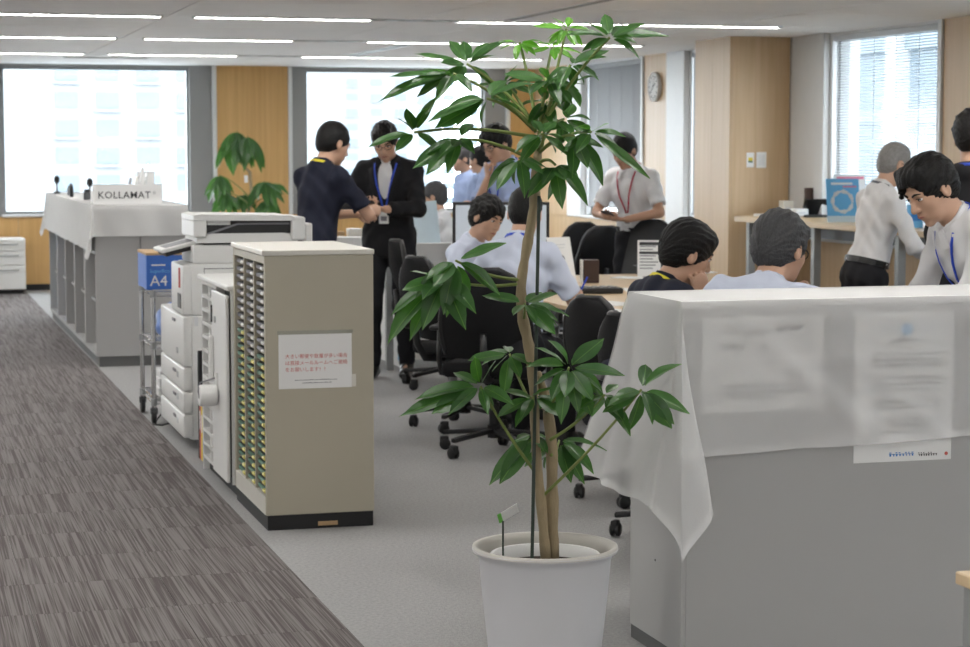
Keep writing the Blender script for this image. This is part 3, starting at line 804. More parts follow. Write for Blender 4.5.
MB().box(0, .12, 0, .12, 0, .23, .003, 1).build('carton_body', 'paper', o); MB().box(-.001, .121, -.001, .121, .225, .233).build('carton_lid', 'paper_grey', o)
wares = [(.03, 3.9, 'ladle'), (.10, 3.3, 'jar'), (.05, 2.6, 'brush'), (.17, 2.2, 'dome'), (.09, 1.6, 'jar'), (.30, 1.9, 'plate'), (.12, .75, 'block'), (.34, 1.2, 'plate')]
wl_ = {'ladle': 'dark spoon-like tool standing in a holder', 'jar': 'small dark jar', 'brush': 'dark brush standing on end', 'dome': 'dark round-headed tool', 'plate': 'flat dark tray', 'block': 'small brown wooden block'}
wn = {}
for k, (dx, dy, ty) in enumerate(wares):
    wn[ty] = wn.get(ty, 0) + 1
    lab = wl_[ty] + [' at the far end of the white cloth', ' halfway along the white cloth', ' near the far end of the white cloth', ' on the middle of the white cloth', ' beside the tools behind the KOLLAMAT sign', ' on the right half of the white cloth', ' just left of the KOLLAMAT sign', ' just behind the sample panels'][k]
    o = thing({'ladle': 'display_tool', 'jar': 'jar', 'brush': 'brush', 'dome': 'display_tool', 'plate': 'tray', 'block': 'wooden_block'}[ty], lab, 'tool' if ty in ('ladle', 'brush', 'dome') else ty.replace('plate', 'tray'), (SX0 + dx, SY0 + dy, ZT))
    if ty in ('ladle', 'dome'):
        MB().lathe([(.03, 0), (.03, .02), (.012, .024), (.012, .03)], 14, None, True, True).build('holder', 'dark_frame', o)
        MB().cyl((0, 0, .03), (.0, 0, .10), .007, n=8).build('handle', 'brown_box', o); MB().ell((0, 0, .13), (.026, .02, .038)).build('tool_head', 'black_plastic', o, True)
    elif ty == 'jar':
        MB().lathe([(.025, 0), (.028, .004), (.028, .06), (.02, .068)], 14, None, True, True).build('jar_body', 'dark_frame', o); MB().cyl((0, 0, .068), (0, 0, .085), .022, n=14).build('jar_lid', 'black_plastic', o)
    elif ty == 'brush':
        MB().box(-.015, .015, -.02, .02, 0, .10, .004, 1).build('brush_head', 'black_plastic', o); MB().cyl((0, 0, .10), (0, 0, .115), .012, n=10).build('handle', 'brown_box', o)
    elif ty == 'plate':
        MB().box(0, .24, 0, .30, 0, .018, .006, 2).build('tray_body', 'brown_box', o); MB().box(.02, .22, .02, .28, .018, .026).build('tray_liner', 'dark_frame', o)
    else:
        MB().box(0, .07, 0, .12, 0, .03, .003, 1).build('block_body', 'cardboard', o); MB().box(.01, .06, .01, .11, .03, .034).build('block_top', 'brown_box', o)

# ---- three-drawer pedestal by the back wall
dp = G(24.5, 292); 
pd = thing('drawer_pedestal', 'white three-drawer pedestal standing against the oak back wall', 'cabinet', (dp.x - .40, YB - .64, 0))
MB().box(0, .40, .03, .58, .05, .61, .006, 1).build('body', 'copier_white', pd)
MB().box(.02, .38, .05, .56, 0, .05).build('base', 'black_base', pd)
for (a, b) in ((.055, .315), (.32, .475), (.48, .60)):
    d_ = MB().box(.004, .396, .006, .035, a, b, .005, 1).build('drawer', 'copier_white', pd)
    MB().tube([(.08, .005, b - .045), (.10, -.018, b - .05), (.30, -.018, b - .05), (.32, .005, b - .045)], .006, 6).build('handle', 'grey_metal', d_, True)
# ================================================================ RIGHT FOREGROUND CABINET UNDER A CLOTH
BX0, BY0, BY1, BH = 2.30, 5.79, 6.24, 1.135
bc = thing('low_cabinet', 'grey steel cabinet under a white cloth, right foreground', 'cabinet', (BX0, BY0, 0))
BW = 1.8
MB().box(.004, BW, .002, BY1 - BY0 - .002, 0, .045).build('plinth', 'cabinet_dark_base', bc)
MB().box(0, .016, 0, BY1 - BY0, .045, BH - .02, .002, 1).build('end_panel', 'cabinet_grey', bc)
MB().box(BW - .016, BW, 0, BY1 - BY0, .045, BH - .02, .002, 1).build('end_panel', 'cabinet_grey', bc)
MB().box(.016, BW - .016, 0.0, .016, .006, BH - .02, .001, 1).build('back_panel', 'cabinet_grey', bc)
for k in range(2):
    a = .018 + (BW - .036) / 2 * k
    d_ = MB().box(a, a + (BW - .036) / 2 - .004, BY1 - BY0 - .018, BY1 - BY0, .08, BH - .025, .002, 1).build('door', 'cabinet_grey', bc)
    hx = a + ((BW - .036) / 2 - .06 if k == 0 else .04)
    MB().box(hx, hx + .02, BY1 - BY0, BY1 - BY0 + .012, .6, .72, .003, 1).build('handle', 'grey_metal', d_)
MB().box(.0, BW, 0, BY1 - BY0, BH - .02, BH, .002, 1).build('top_board', 'white_paint', bc)  # made white to carry the strong light on the cloth above
for (y, z) in ((.22, .30), (.12, .62)): MB().cyl((-.001, y, z), (.001, y, z), .004, n=8).build('screw', 'ink', bc)
# sheets stuck on the back panel, seen through the cloth
def poster(label, px0, py0, px1, py1, build, mm='paper'):
    a = PY(px0, py0, BY0 - .003); b = PY(px1, py1, BY0 - .003)
    t = thing('poster', label, 'poster', (a.x, BY0 - .0005, b.z)); w, h = b.x - a.x, a.z - b.z
    MB().box(0, w, -.0012, 0, 0, h).build('sheet', mm, t); build(t, w, h); return t
def line(t, x0, x1, z, th, mm): MB().box(x0, x1, -.002, -.0013, z - th / 2, z + th / 2).build('print_line', mm, t)
def scrawl(t, x0, x1, z, h, mm, n=None):
    """print too faint to read: a row of small character-like marks"""
    n = n or max(2, int((x1 - x0) / (h * 1.15))); st_ = (x1 - x0) / n; m = MB()
    for k in range(n):
        x = x0 + st_ * k
        m.box(x, x + st_ * .8, -.002, -.0013, z + h * .42, z + h * .58); m.box(x + st_ * random.uniform(.1, .5), x + st_ * .65, -.002, -.0013, z, z + h * .4)
        if random.random() < .7: m.box(x + st_ * .05, x + st_ * random.uniform(.4, .8), -.002, -.0013, z + h * .75, z + h * .95)
    return m.build('faint_print', mm, t)
def posterA(t, w, h):
    line(t, w * .36, w * .58, h * .86, .002, 'ink_grey')
    for (a, b, z, hh) in ((.37, .52, .79, .017), (.60, .84, .84, .022), (.16, .36, .66, .020), (.48, .54, .65, .026), (.57, .62, .49, .026), (.70, .84, .34, .028)): scrawl(t, w * a, w * b, h * z, hh, 'ink')
    for (a, b, z) in ((.16, .88, .25), (.16, .90, .19), (.16, .62, .13)): scrawl(t, w * a, w * b, h * z, .012, 'ink')
    pts = []
    for (cx, cz, a0) in ((.84, .34, -90), (.84, .78, 0), (.16, .78, 90), (.16, .34, 180)):
        for q in range(6):
            an = R(a0 + 18 * q); pts.append((w * cx + .02 * math.cos(an), -.0016, h * cz + .02 * math.sin(an)))
    MB().tube(pts + pts[:1], .0012, 5).build('print_frame', 'ink_grey', t)
def posterB(t, w, h):
    MB().cyl((w * .52, -.002, h * .885), (w * .52, -.0013, h * .885), w * .06, n=20).build('logo_disc', 'sky_blue', t)
    line(t, w * .16, w * .44, h * .89, .0015, 'sky_blue'); line(t, w * .60, w * .90, h * .89, .0015, 'sky_blue')
    scrawl(t, w * .36, w * .64, h * .80, .016, 'ink', 9)
    random.seed(5)
    for k in range(15):
        if k in (3, 7, 10): continue
        scrawl(t, w * .16, w * random.choice((.42, .60, .88, .84, .88)), h * (.71 - k * .040), .012, 'ink')
    scrawl(t, w * .36, w * .62, h * .035, .013, 'ink_blue', 8); scrawl(t, w * .66, w * .86, h * .03, .012, 'ink', 8)
    MB().cyl((w * .95, -.002, h * .04), (w * .95, -.0013, h * .04), .006, n=12).build('seal_mark', 'ink_red', t)
poster('landscape notice with a rounded frame showing faintly through the white cloth', 703, 318, 823, 409, posterA)
poster('tall printed sheet with a blue logo under the cloth, its foot sticking out below', 856, 313, 951, 459, posterB)

def big_cloth():
    x0, x1, y0, y1, zt = BX0 - .008, BX0 + BW + .01, BY0 - .008, BY1 + .008, BH + .003
    Lf, Ls = .475, .625
    rnd = random.Random(4)
    m = MB()
    # front skirt
    NX, NV = 120, 26
    def hang_front(u, t):
        """u: metres right of the corner, t 0..1 down"""
        drop = (Lf - .03 * min(1, u / 1.0)) * t
        diag = math.exp(-((u - .12 - .55 * t) / .06) ** 2) + .8 * math.exp(-((u - .34 - .55 * t) / .05) ** 2) * t
        y = -.010 * min(1, t * 8) - .012 * t - .010 * t * math.sin(u * 11 + .8) - .006 * t * math.sin(u * 23 + 2) - .020 * diag * t * (1 - .35 * t)
        crease = -.003 * math.exp(-((t - .42) / .02) ** 2) - .0025 * math.exp(-((u - .62) / .008) ** 2)
        return (x0 + u - .02 * t * math.exp(-u * 8), y0 + y + crease, zt - drop)
    m.grid(lambda i, j: hang_front((x1 - x0) * (i / NX) ** 1.3, j / NV), NX + 1, NV + 1)
    m.grid(lambda i, j: tuple(Vector(hang_front((x1 - x0) * (i / NX) ** 1.3, .955 + .045 * j / 2)) + Vector((0, -.0022, 0))), NX + 1, 3)      # stitched hem
    # corner fan: from the front plane round to the left side, hanging as a tail
    NC = 48
    fan = []
    def corner_pt(f, t):
        an = f * math.pi / 2
        L = 1 / max(math.cos(an) / Lf, math.sin(an) / Ls)
        r = L * t
        # the fan closes into a folded tail: directions swing out from the corner
        def lerp(tab):
            for (f0, v0), (f1, v1) in zip(tab[:-1], tab[1:]):
                if f <= f1:
                    q = (f - f0) / (f1 - f0); q = q * q * (3 - 2 * q); return v0 + (v1 - v0) * q
            return tab[-1][1]
        gx = lerp(((0, 0), (.28, .06), (.47, .125), (.60, -.05), (.92, -.16), (1, -.165)))
        gy = lerp(((0, -.03), (.2, -.05), (.40, -.10), (.60, -.16), (.85, -.06), (1, .0)))
        ox = -.010 * min(1, t * 8) * f + r * gx * min(1, .25 + t)
        oy = -.010 * min(1, t * 8) * (1 - f) + r * gy
        dz = math.sqrt(max(r * r - ox * ox - oy * oy, 0))
        p0 = hang_front(0, t); 
        k = max(0, 1 - f * 6)
        x_ = x0 + ox; y_ = y0 + oy; z_ = zt - dz
        return (x_ * (1 - k) + p0[0] * k, y_ * (1 - k) + p0[1] * k, z_ * (1 - k) + p0[2] * k)
    m.grid(lambda i, j: corner_pt(i / NC, j / NV), NC + 1, NV + 1)
    m.grid(lambda i, j: tuple(Vector(corner_pt(i / NC, .955 + .045 * j / 2)) + Vector((-.0008, -.0022, 0))), NC + 1, 3)
    # left skirt
    NS = 40
    def left_pt(s, t):
        e = corner_pt(1.0, t)
        v = s * (y1 - y0)
        fl = .05 * t * s
        q = .012 * t * math.sin(s * 9 + 1.0) + .008 * t * math.sin(s * 19)
        return (e[0] - fl + q * min(1, s * 5), e[1] + v + (.03 * t) * s, e[2] + .03 * t * s)
    m.grid(lambda i, j: left_pt(i / NS, j / NV), NS + 1, NV + 1)
    m.grid(lambda i, j: tuple(Vector(left_pt(i / NS, .965 + .035 * j / 2)) + Vector((-.0022, 0, 0))), NS + 1, 3)
    # back skirt
    def back_pt(u, t):
        e = left_pt(1.0, t); k = math.exp(-u * 5)
        return (x0 + u + (e[0] - x0) * k, y1 + .012 * min(1, t * 8) + .02 * t * (1 + math.sin(u * 12)) * (1 - k) + (e[1] - y1) * k, e[2] * k + (zt - .35 * t) * (1 - k))
    m.grid(lambda i, j: back_pt((x1 - x0) * i / 60, j / NV), 61, NV + 1)
    def right_pt(s, t): return (x1 + .012 * t, y0 + (y1 - y0) * s, zt - .35 * t)
    m.grid(lambda i, j: right_pt(i / 12, j / NV), 13, NV + 1)
    m.grid(lambda i, j: (x0 + (x1 - x0) * i / 60, y0 + (y1 - y0) * j / 16, zt + .0006 + .0003 * math.sin(i * .4) * math.sin(j * .7)), 61, 17)
    return m.build('tablecloth', 'cloth_white', None, True)
o = tag(big_cloth(), 'thin white cloth draped over the grey cabinet in the right foreground', 'tablecloth')
# a folded hem along the front edge
# ---- corner of a small desk, bottom right
tb = G(955, 571, .70)
dk = thing('side_table', 'corner of a small oak-topped table with grey legs, bottom right edge', 'table', (tb.x, tb.y, 0))
MB().box(0, .9, -.7, 0, .672, .70, .003, 1).build('table_top', 'wood_top', dk)
MB().box(.03, .87, -.67, -.03, .61, .672).build('apron', 'grey_metal', dk)
for (x, y) in ((.012, -.06), (.84, -.06), (.012, -.69), (.84, -.69)): MB().box(x, x + .045, y, y + .045, 0, .672, .003, 1).build('leg', 'grey_metal', dk)

# ================================================================ OFFICE CHAIRS
def make_chair(kind='mesh'):
    """task chair facing +y, origin on the floor under the column"""
    t = thing('office_chair', 'x', 'chair')
    caster_me = MB().lathe([(.0, -.024), (.022, -.024), (.030, -.018), (.030, -.006), (.018, -.004), (.018, .004), (.030, .006), (.030, .018), (.022, .024), (0, .024)], 18, Mx).mesh('caster', 40)
    hood = MB().box(-.017, .017, -.028, .02, .012, .058, .008, 2).mesh('caster_hood', True)
    legm = MB(); legm.box(.03, .30, -.02, .02, .075, .10, .008, 2)
    lm = legm.mesh('base_leg', 40)
    for v in lm.vertices:
        k = (v.co.x - .03) / .27
        v.co.z += .035 * (1 - k); v.co.y *= 1.25 - .5 * k
        if v.co.z < .1: v.co.z += .008 * k
    for k in range(5):
        a = R(72 * k + 18)
        l = obj('base_leg', lm, 'black_plastic', t, (0, 0, 0), (0, 0, a))
        obj('caster', caster_me, 'black_plastic', l, (.295, 0, .031), (0, 0, R(20 + 50 * k)))
        obj('caster_hood', hood, 'black_plastic', l, (.295, 0, .015), (0, 0, R(20 + 50 * k)))
    MB().lathe([(.036, .085), (.036, .15), (.028, .155), (.028, .27), (.016, .275), (.016, .40)], 18, None, True, True).build('gas_column', 'black_plastic', t, 40)
    MB().box(-.11, .11, -.14, .14, .385, .42, .015, 2).build('tilt_mechanism', 'black_plastic', t, 40)
    MB().cyl((.10, .02, .40), (.24, .02, .395), .006, n=8).build('lever', 'black_plastic', t)
    # seat cushion
    m = MB().box(-.245, .245, -.22, .26, .42, .495, .035, 4); me = m.mesh('seat', True)
    for v in me.vertices:
        if v.co.z > .45: v.co.z -= .014 * (1 - min(1, (v.co.x / .24) ** 2)) - .006
        if v.co.y > .18: v.co.z -= (v.co.y - .18) * .25
    obj('seat', me, 'black_leather' if kind == 'leather' else 'black_fabric', t)
    # backrest: curved slab
    hi, lo = (1.10, .50) if kind == 'leather' else (.985, .52)
    nu, nv = 14, 30; th = .06 if kind == 'leather' else .035
    m = MB()
    def bp(u, v, s):
        z = lo + (hi - lo) * v
        hw = .235 * (1 - .16 * v ** 3) * (1 if v < .70 else math.sqrt(max(0.02, 1 - ((v - .70) / .315) ** 2)) ** .8)
        hw *= .92 + .08 * math.sin(math.pi * min(1, v * 1.4))
        x = (u * 2 - 1) * hw
        y = -.235 - .11 * v + .045 * math.sin(v * math.pi) * -1 + .05 * (2 * u - 1) ** 2 - s * th * (1 - .55 * abs(2 * u - 1) ** 3) + .03 * (1 - v)
        return (x, y, z)
    m.grid(lambda i, j: bp(i / nu, j / nv, 0), nu + 1, nv + 1)
    m.grid(lambda i, j: bp(1 - i / nu, j / nv, 1), nu + 1, nv + 1)
    for (uu) in (0, 1):
        m.grid(lambda i, j: bp(uu, j / nv, i), 2, nv + 1)
    m.grid(lambda i, j: bp(i / nu, 0, 1 - j), nu + 1, 2); m.grid(lambda i, j: bp(i / nu, 1, j), nu + 1, 2)
    bk = m.build('backrest', 'black_leather' if kind == 'leather' else 'black_mesh', t, 50)
    if kind == 'leather':
        MB().box(-.2, .2, -.335, -.285, .745, .753).build('seam', 'ink_grey', bk)
    else:
        pts = [bp(0, .05 + .95 * k / 12, .5) for k in range(13)] + [bp(k / 10, 1, .5) for k in range(1, 10)] + [bp(1, 1 - .95 * k / 12, .5) for k in range(13)]
        MB().tube(pts, .016, 8).build('back_rim', 'black_plastic', bk, True)
    MB().tube([(0, -.10, .405), (0, -.26, .42), (0, -.31, .50), (0, -.335, .66)], [.024, .024, .022, .018], 8).build('back_stem', 'black_plastic', t, True)
    for s in (-1, 1):
        a = MB().tube([(s * .20, .0, .41), (s * .285, -.0, .42), (s * .295, -.0, .50), (s * .29, -.0, .655)], .014, 8).build('armrest', 'black_plastic', t, True)
        MB().box(s * .29 - .035, s * .29 + .035, -.12, .13, .655, .68, .011, 2).build('arm_pad', 'black_plastic', a, True)
    return t
chair_mesh = make_chair('mesh'); chair_leather = make_chair('leather')
_used = {}
def chair(label, x, y, rz, proto=None, group='office chairs around the desks', s=1.0):
    proto = proto or chair_mesh
    if proto.name in _used: c = copy_tree(proto)
    else: c = proto; _used[proto.name] = 1
    c.location = (x, y, 0); c.rotation_euler = (0, 0, rz); c.scale = (s, s, s)
    tag(c, label, 'chair', group)
    return c
# ---- chairs
chair('black task chair under the man in the pale shirt seen from behind', 3.02, 10.27, R(-26))
chair('black task chair turned sideways under the man with tousled black hair', 3.14, 11.28, R(-75))
chair('black task chair beside the white partition behind the umbrella plant, seen from its side', 3.56, 13.28, R(-96))
chair('empty black task chair between the umbrella plant and the white cloth', 3.27, 8.74, R(-72), s=.95)
chair('black task chair under the man in the navy polo resting his cheek', 3.10, 7.78, R(-80), s=.95)
chair('black task chair under the grey-haired man in the pale blue shirt', 3.06, 6.98, R(-72))
p = ZD(560, 240, 17.2); chair('black task chair at the oak wall, left one of the far pair', p.x, p.y, R(20))
p = ZD(586, 245, 16.4); chair('black task chair at the oak wall, right one of the far pair', p.x, p.y, R(10))
p = ZD(638, 245, 14.7); chair('high-backed black leather chair in front of the man with the red lanyard', p.x + .02, p.y + .2, R(128), chair_leather, s=.98)
p = ZD(822, 265, 13.3); chair('black task chair seen edge-on by the grey leg of the window counter', p.x, p.y, R(75))
p = ZD(872, 275, 11.0); chair('black task chair whose top shows before the white-shirted elderly man', p.x + .08, p.y, R(62))

# ================================================================ DESKS
def desk(label, x0, x1, y0, y1, z=.72, top='wood_top', group='desks of the middle island', panel=True):
    t = thing('desk', label, 'desk', (x0, y0, 0), 0, group)
    w, d = x1 - x0, y1 - y0
    MB().box(0.001, w - .001, .001, d - .001, z - .025, z, .003, 1).build('desk_top', top, t)
    for (x, y) in ((.03, .03), (w - .08, .03), (.03, d - .08), (w - .08, d - .08)): MB().box(x, x + .05, y, y + .05, 0, z - .025, .003, 1).build('leg', 'grey_metal', t)
    MB().box(.05, w - .05, d * .5 - .02, d * .5 + .02, z - .07, z - .025).build('beam', 'grey_metal', t)
    if panel: MB().box(w * .5 - .01, w * .5 + .01, .1, d - .1, .25, z - .07).build('modesty_panel', 'grey_metal', t)
    return t
pos_ = ['nearest the white cloth', 'second from the white cloth', 'third from the white cloth', 'farthest from the white cloth']
for k in range(4):
    y = 7.36 + 1.55 * k
    desk('oak-topped desk on the plant side of the island, %s' % pos_[k], 3.62, 4.32, y, y + 1.55)
    if k > 1: desk('oak-topped desk on the window side of the island, %s' % pos_[k], 4.32, 5.02, y, y + 1.55)
# white partition desk
wd = thing('desk', 'white desk with a tall white front panel left of the monitor', 'desk', (3.56, 14.55, 0))
MB().box(0, .78, 0, .025, .05, .91, .004, 1).build('front_panel', 'white_paint', wd); MB().box(0.0, .78, .026, .70, .695, .72, .003, 1).build('desk_top', 'white_paint', wd)
MB().box(0, .025, .026, .70, 0, .694).build('side_panel', 'white_paint', wd); MB().box(.755, .78, .026, .70, 0, .694).build('side_panel', 'white_paint', wd)
MB().box(-.012, -.001, -.0, .024, .05, .91).build('lit_edge', 'sky_blue', wd)  # bluish light on the desk's side edge, laid on as a blue strip
p = ZD(430, 222, 15.6)
o = thing('acrylic_stand', 'pale blue upright panel on the white desk before the far seated man', 'panel', (p.x, p.y, .72))
MB().box(-.10, .10, -.004, .004, .02, .48, .003, 1, Matrix.Rotation(R(-6), 4, 'Y')).build('panel_sheet', mat('pale_blue', (.55, .66, .72), .3), o); MB().box(-.12, .12, -.07, .07, 0, .02, .004, 1).build('panel_foot', 'white_paint', o)
# table with the white carton behind the two men
tb_ = desk('small white table behind the man in the black suit', 2.55, 3.50, 14.35, 15.0, .80, 'white_paint', None, False)
c0 = PY(336, 246, 14.5); c1 = PY(372, 229, 14.5)
o = thing('carton', 'white carton with blue lettering on the table between the two standing men', 'box', (c0.x, 14.5, .80))
cw_ = c1.x - c0.x; ch_ = .16
MB().box(0, cw_, 0, .2, 0, ch_, .003, 1).build('carton_body', 'paper', o)
MB().prism([(0, ch_), (.2, ch_), (.2, ch_ + .004), (0.02, ch_ + .07), (.0, ch_ + .07)], 0, .0, .006).build('carton_flap', 'paper', o)
letters('ATEC', .055, 'ink_blue', o, (.09, -.001, .05), bold=.001)
for k, (dx, c_, nm) in enumerate(((.02, 'cardboard', 'brown'), (.17, 'cabinet_top', 'cream'), (.32, 'ink_red', 'red'))):
    q = thing('small_box', nm + ' small box lying beside the lettered carton', 'box', (c0.x + dx - .02, 14.75, .80))
    MB().box(0, .12, 0, .09, 0, .19 + .02 * k, .003, 1).build('box_body', c_, q); MB().box(-.001, .121, -.001, .091, .18 + .02 * k, .192 + .02 * k).build('box_lid', c_, q)

# ---- things on the island
ZK = .7205
def lean_board(label, px, py, w, h, tilt, rz, print_fn=None, mm='paper'):
    g = G(px, py, ZK)
    t = thing('sign_board', label, 'sign', (g.x, g.y, ZK), rz)
    Mr = Matrix.Rotation(R(-tilt), 4, 'X')
    MB().box(-w / 2, w / 2, 0, .006, 0, h, .001, 1, Mr).build('board', mm, t)
    b_ = MB().box(-.02, .02, .02, .028, 0, h * .72, .001, 1, Matrix.Translation((0, h * .28 * math.sin(R(tilt)) + .08, 0)) @ Matrix.Rotation(R(12), 4, 'X')).build('back_strut', 'grey_metal', t)
    if print_fn: print_fn(t, w, h, Mr)
    return t
def pr_lamp(t, w, h, Mr):
    me = MB().ell((0, -.001, h * .56), (w * .15, .0008, h * .085), 14, 8, None); o = me.build('printed_picture', 'ink_grey', t); o.matrix_local = Mr
    o = MB().box(-w * .22, w * .25, -.0012, 0, h * .84, h * .86).box(-w * .1, w * .2, -.0012, 0, h * .78, h * .795).box(-w * .3, w * .25, -.0012, 0, h * .08, h * .095).build('printed_line', 'paper_grey', t); o.matrix_local = Mr
def pr_text(t, w, h, Mr):
    m = MB()
    for k in range(9): m.box(-w * .40, w * (.40 - .12 * (k % 3)), -.0012, 0, h * (.9 - .085 * k), h * (.93 - .085 * k))
    o = m.build('printed_line', 'ink_grey', t); o.matrix_local = Mr
    o = MB().box(-w * .42, w * .42, -.0014, 0, h * .86, h * .95).box(-w * .42, w * .42, -.0014, 0, h * .62, h * .69).build('printed_band', 'ink', t); o.matrix_local = Mr
lean_board('white leaning sign with a small grey picture on the desk island', 566, 287, .17, .33, 18, R(12), pr_lamp)
lean_board('white printed board with dark headline bands before the leather chair', 649, 277, .16, .26, 16, R(-20), pr_text)
g = G(590, 283, ZK); o = thing('gift_box', 'dark brown box with a white side beside the leaning sign', 'box', (g.x, g.y, ZK), R(-15))
MB().box(-.045, .06, 0, .1, 0, .15, .003, 1).build('box_body', 'brown_box', o); MB().box(-.06, -.0455, 0, .1, 0, .15, .002, 1).build('box_side', 'paper', o)
g = G(585, 293, ZK); o = thing('device_case', 'long flat black device lying on the desk by the leaning sign', 'device', (g.x, g.y, ZK), R(-8))
MB().box(-.22, .22, -.09, .09, 0, .035, .008, 2).build('case_body', 'black_plastic', o)
for k in range(8): MB().box(-.20 + .05 * k, -.165 + .05 * k, -.06, .06, .035, .040, .002, 1).build('key', 'dark_frame', o)
random.seed(9)
for k, (px, py, a, s_) in enumerate(((610, 304, 20, 1), (640, 290, -10, 1), (668, 283, 35, 1), (692, 272, 5, 1), (600, 312, -15, 1), (630, 278, 50, .8), (670, 274, -30, 1))):
    g = G(px, py, ZK)
    o = thing('paper_stack', ['loose white sheets at the desk edge near the empty chairs', 'white sheets beside the flat black device', 'white sheets near the navy-shirted man', 'white sheets at the far corner of the island', 'white sheets under the writing hand', 'small white leaflets beside the brown box', 'white sheets by the headline board'][k], 'paper', (g.x, g.y, ZK), R(a), 'papers on the desk island')
    for q in range(2): MB().box(-.105 * s_ + .02 * q, .105 * s_ + .02 * q, -.148 * s_, .148 * s_, .0025 * q, .0025 * q + .0022).build('sheet', 'paper', o)
g = G(665, 279, ZK); o = thing('magazine', 'dark magazine lying on the far part of the island', 'magazine', (g.x, g.y, ZK + .006), R(20)); MB().box(-.12, .12, -.09, .09, 0, .012, .002, 1).build('cover', 'ink_grey', o); MB().box(-.118, .121, -.088, .088, .002, .010).build('pages', 'paper', o)
# monitor
g = ZD(501, 228, 13.1)
mo = thing('monitor', 'wide monitor with a pale bright screen behind the two talking seated men', 'monitor', (g.x, g.y, .72), R(-14))
MB().lathe([(.0, 0), (.11, 0), (.115, .006), (.11, .012), (.03, .02), (0.0, .02)], 24).build('foot', 'black_plastic', mo, True); MB().box(-.03, .03, .01, .04, .015, .36, .004, 1).build('stand', 'black_plastic', mo)
MB().box(-.31, .31, 0, .035, .19, .54, .006, 2).build('housing', 'black_plastic', mo)
MB().box(-.29, .29, -.002, .001, .21, .52).build('screen', mat('screen_pale', (.5, .55, .6), .15, emit=(.75, .85, 1.0), estr=.15), mo)
# small cup seen over the cloth
for (px, py, mm, nm) in ((818, 283, mat('mint', (.12, .48, .32), .4), 'mint green'), (804, 283, 'cabinet_top', 'cream')):
    g = ZD(px, py, 8.0); o = thing('cup', nm + ' paper cup on the near desk behind the grey-haired man', 'cup', (3.68 if px > 810 else 3.66, g.y + .05 if px > 810 else g.y + .35, ZK))
    o.location = (G(px, py + 25, ZK).x, max(G(px, py + 25, ZK).y, 7.45), ZK)
    MB().lathe([(.026, 0), (.036, .09), (.038, .093), (.034, .09), (.025, .004)], 18, None, True).build('cup_body', mm, o, 40); MB().lathe([(.0, .082), (.033, .082)], 18).build('drink', 'brown_box', o)

# ================================================================ COUNTER ALONG THE RIGHT WINDOWS
KX0, KX1, KY0, KY1, KZ = 6.86, 7.42, 8.2, 16.12, 1.03
ctr = thing('counter', 'high oak-topped counter running along the right windows', 'counter', (KX0, KY0, 0))
MB().box(0, KX1 - KX0, 0, KY1 - KY0, KZ - .045, KZ, .004, 1).build('counter_top', 'wood_top', ctr)
yy = [0.3, 1.9, 3.5, 5.1, 6.5, KY1 - KY0 - .15]
for y in yy:
    for x in (.06, KX1 - KX0 - .12): MB().box(x, x + .06, y - .03, y + .03, 0, KZ - .045, .003, 1).build('leg', 'grey_metal', ctr)
MB().box(.2, .26, .2, KY1 - KY0 - .2, KZ - .14, KZ - .045).build('beam', 'dark_steel', ctr)
def card_stand(label, px, py, w, h, mm, rz, build=None):
    g = G(px, py, KZ + .001)
    t = thing('brochure_stand', label, 'brochure', (min(max(g.x, KX0 + .08), KX1 - .1), g.y, KZ + .001), rz)
    Mr = Matrix.Rotation(R(-10), 4, 'X')
    MB().box(-w / 2, w / 2, 0, .005, 0, h, .001, 1, Mr).build('card', mm, t)
    MB().box(-w * .3, w * .3, .06, .064, 0, h * .62, .001, 1, Matrix.Rotation(R(6), 4, 'X')).build('prop', 'clear_plastic', t)
    if build: build(t, w, h, Mr)
    return t
def pr_blue(t, w, h, Mr):
    m = MB()
    for k in range(22):
        a = 2 * math.pi * k / 22; m.ell((-w * .02 + w * .30 * math.cos(a), -.001, h * .47 + w * .30 * math.sin(a)), (w * (.04 + .014 * (k % 3)), .0008, w * (.04 + .014 * (k % 3))), 8, 4)
    o = m.build('printed_ring', 'paper_grey', t); o.matrix_local = Mr
    o = MB().box(-w * .35, w * .3, -.0012, 0, h * .86, h * .91).build('printed_title', 'paper', t); o.matrix_local = Mr
    o = MB().box(0, w * .42, -.0012, 0, h * .80, h * .83).build('printed_subtitle', 'pink_ink', t); o.matrix_local = Mr
    o = MB().box(-w / 2, w / 2, -.0008, 0, 0, h * .14).build('printed_footer', 'pale_blue', t); o.matrix_local = Mr
card_stand('sky-blue brochure with a printed ring of pictures on the window counter', 844, 222, .265, .34, 'sky_blue', R(-8), pr_blue)
card_stand('white and pink brochure standing behind the sky-blue one', 851, 221, .26, .37, 'paper', R(-8), lambda t, w, h, Mr: setattr(MB().box(-w * .4, w * .45, -.0012, 0, h * .90, h * .95).build('printed_band', 'pink_ink', t), 'matrix_local', Mr))
card_stand('small blue printed box right of the elderly man on the counter', 916, 228, .12, .17, 'sky_blue', R(5), lambda t, w, h, Mr: setattr(MB().box(-w * .4, w * .4, -.0012, 0, h * .3, h * .6).build('printed_band', 'ink_blue', t), 'matrix_local', Mr))
g = G(817, 217, KZ + .001); o = thing('laptop_case', 'dark open case with a slanted lid on the window counter', 'case', (g.x, g.y, KZ + .001), R(-10))
MB().box(-.12, .10, -.08, .12, 0, .02, .004, 1).build('case_base', 'black_plastic', o); MB().box(-.12, .10, -.004, .004, 0, .16, .003, 1, Matrix.Translation((0, .05, .02)) @ Matrix.Rotation(R(35), 4, 'X')).build('case_lid', 'black_plastic', o)
MB().box(-.06, .10, .14, .20, 0, .24, .004, 1).build('case_back', 'brown_box', o)
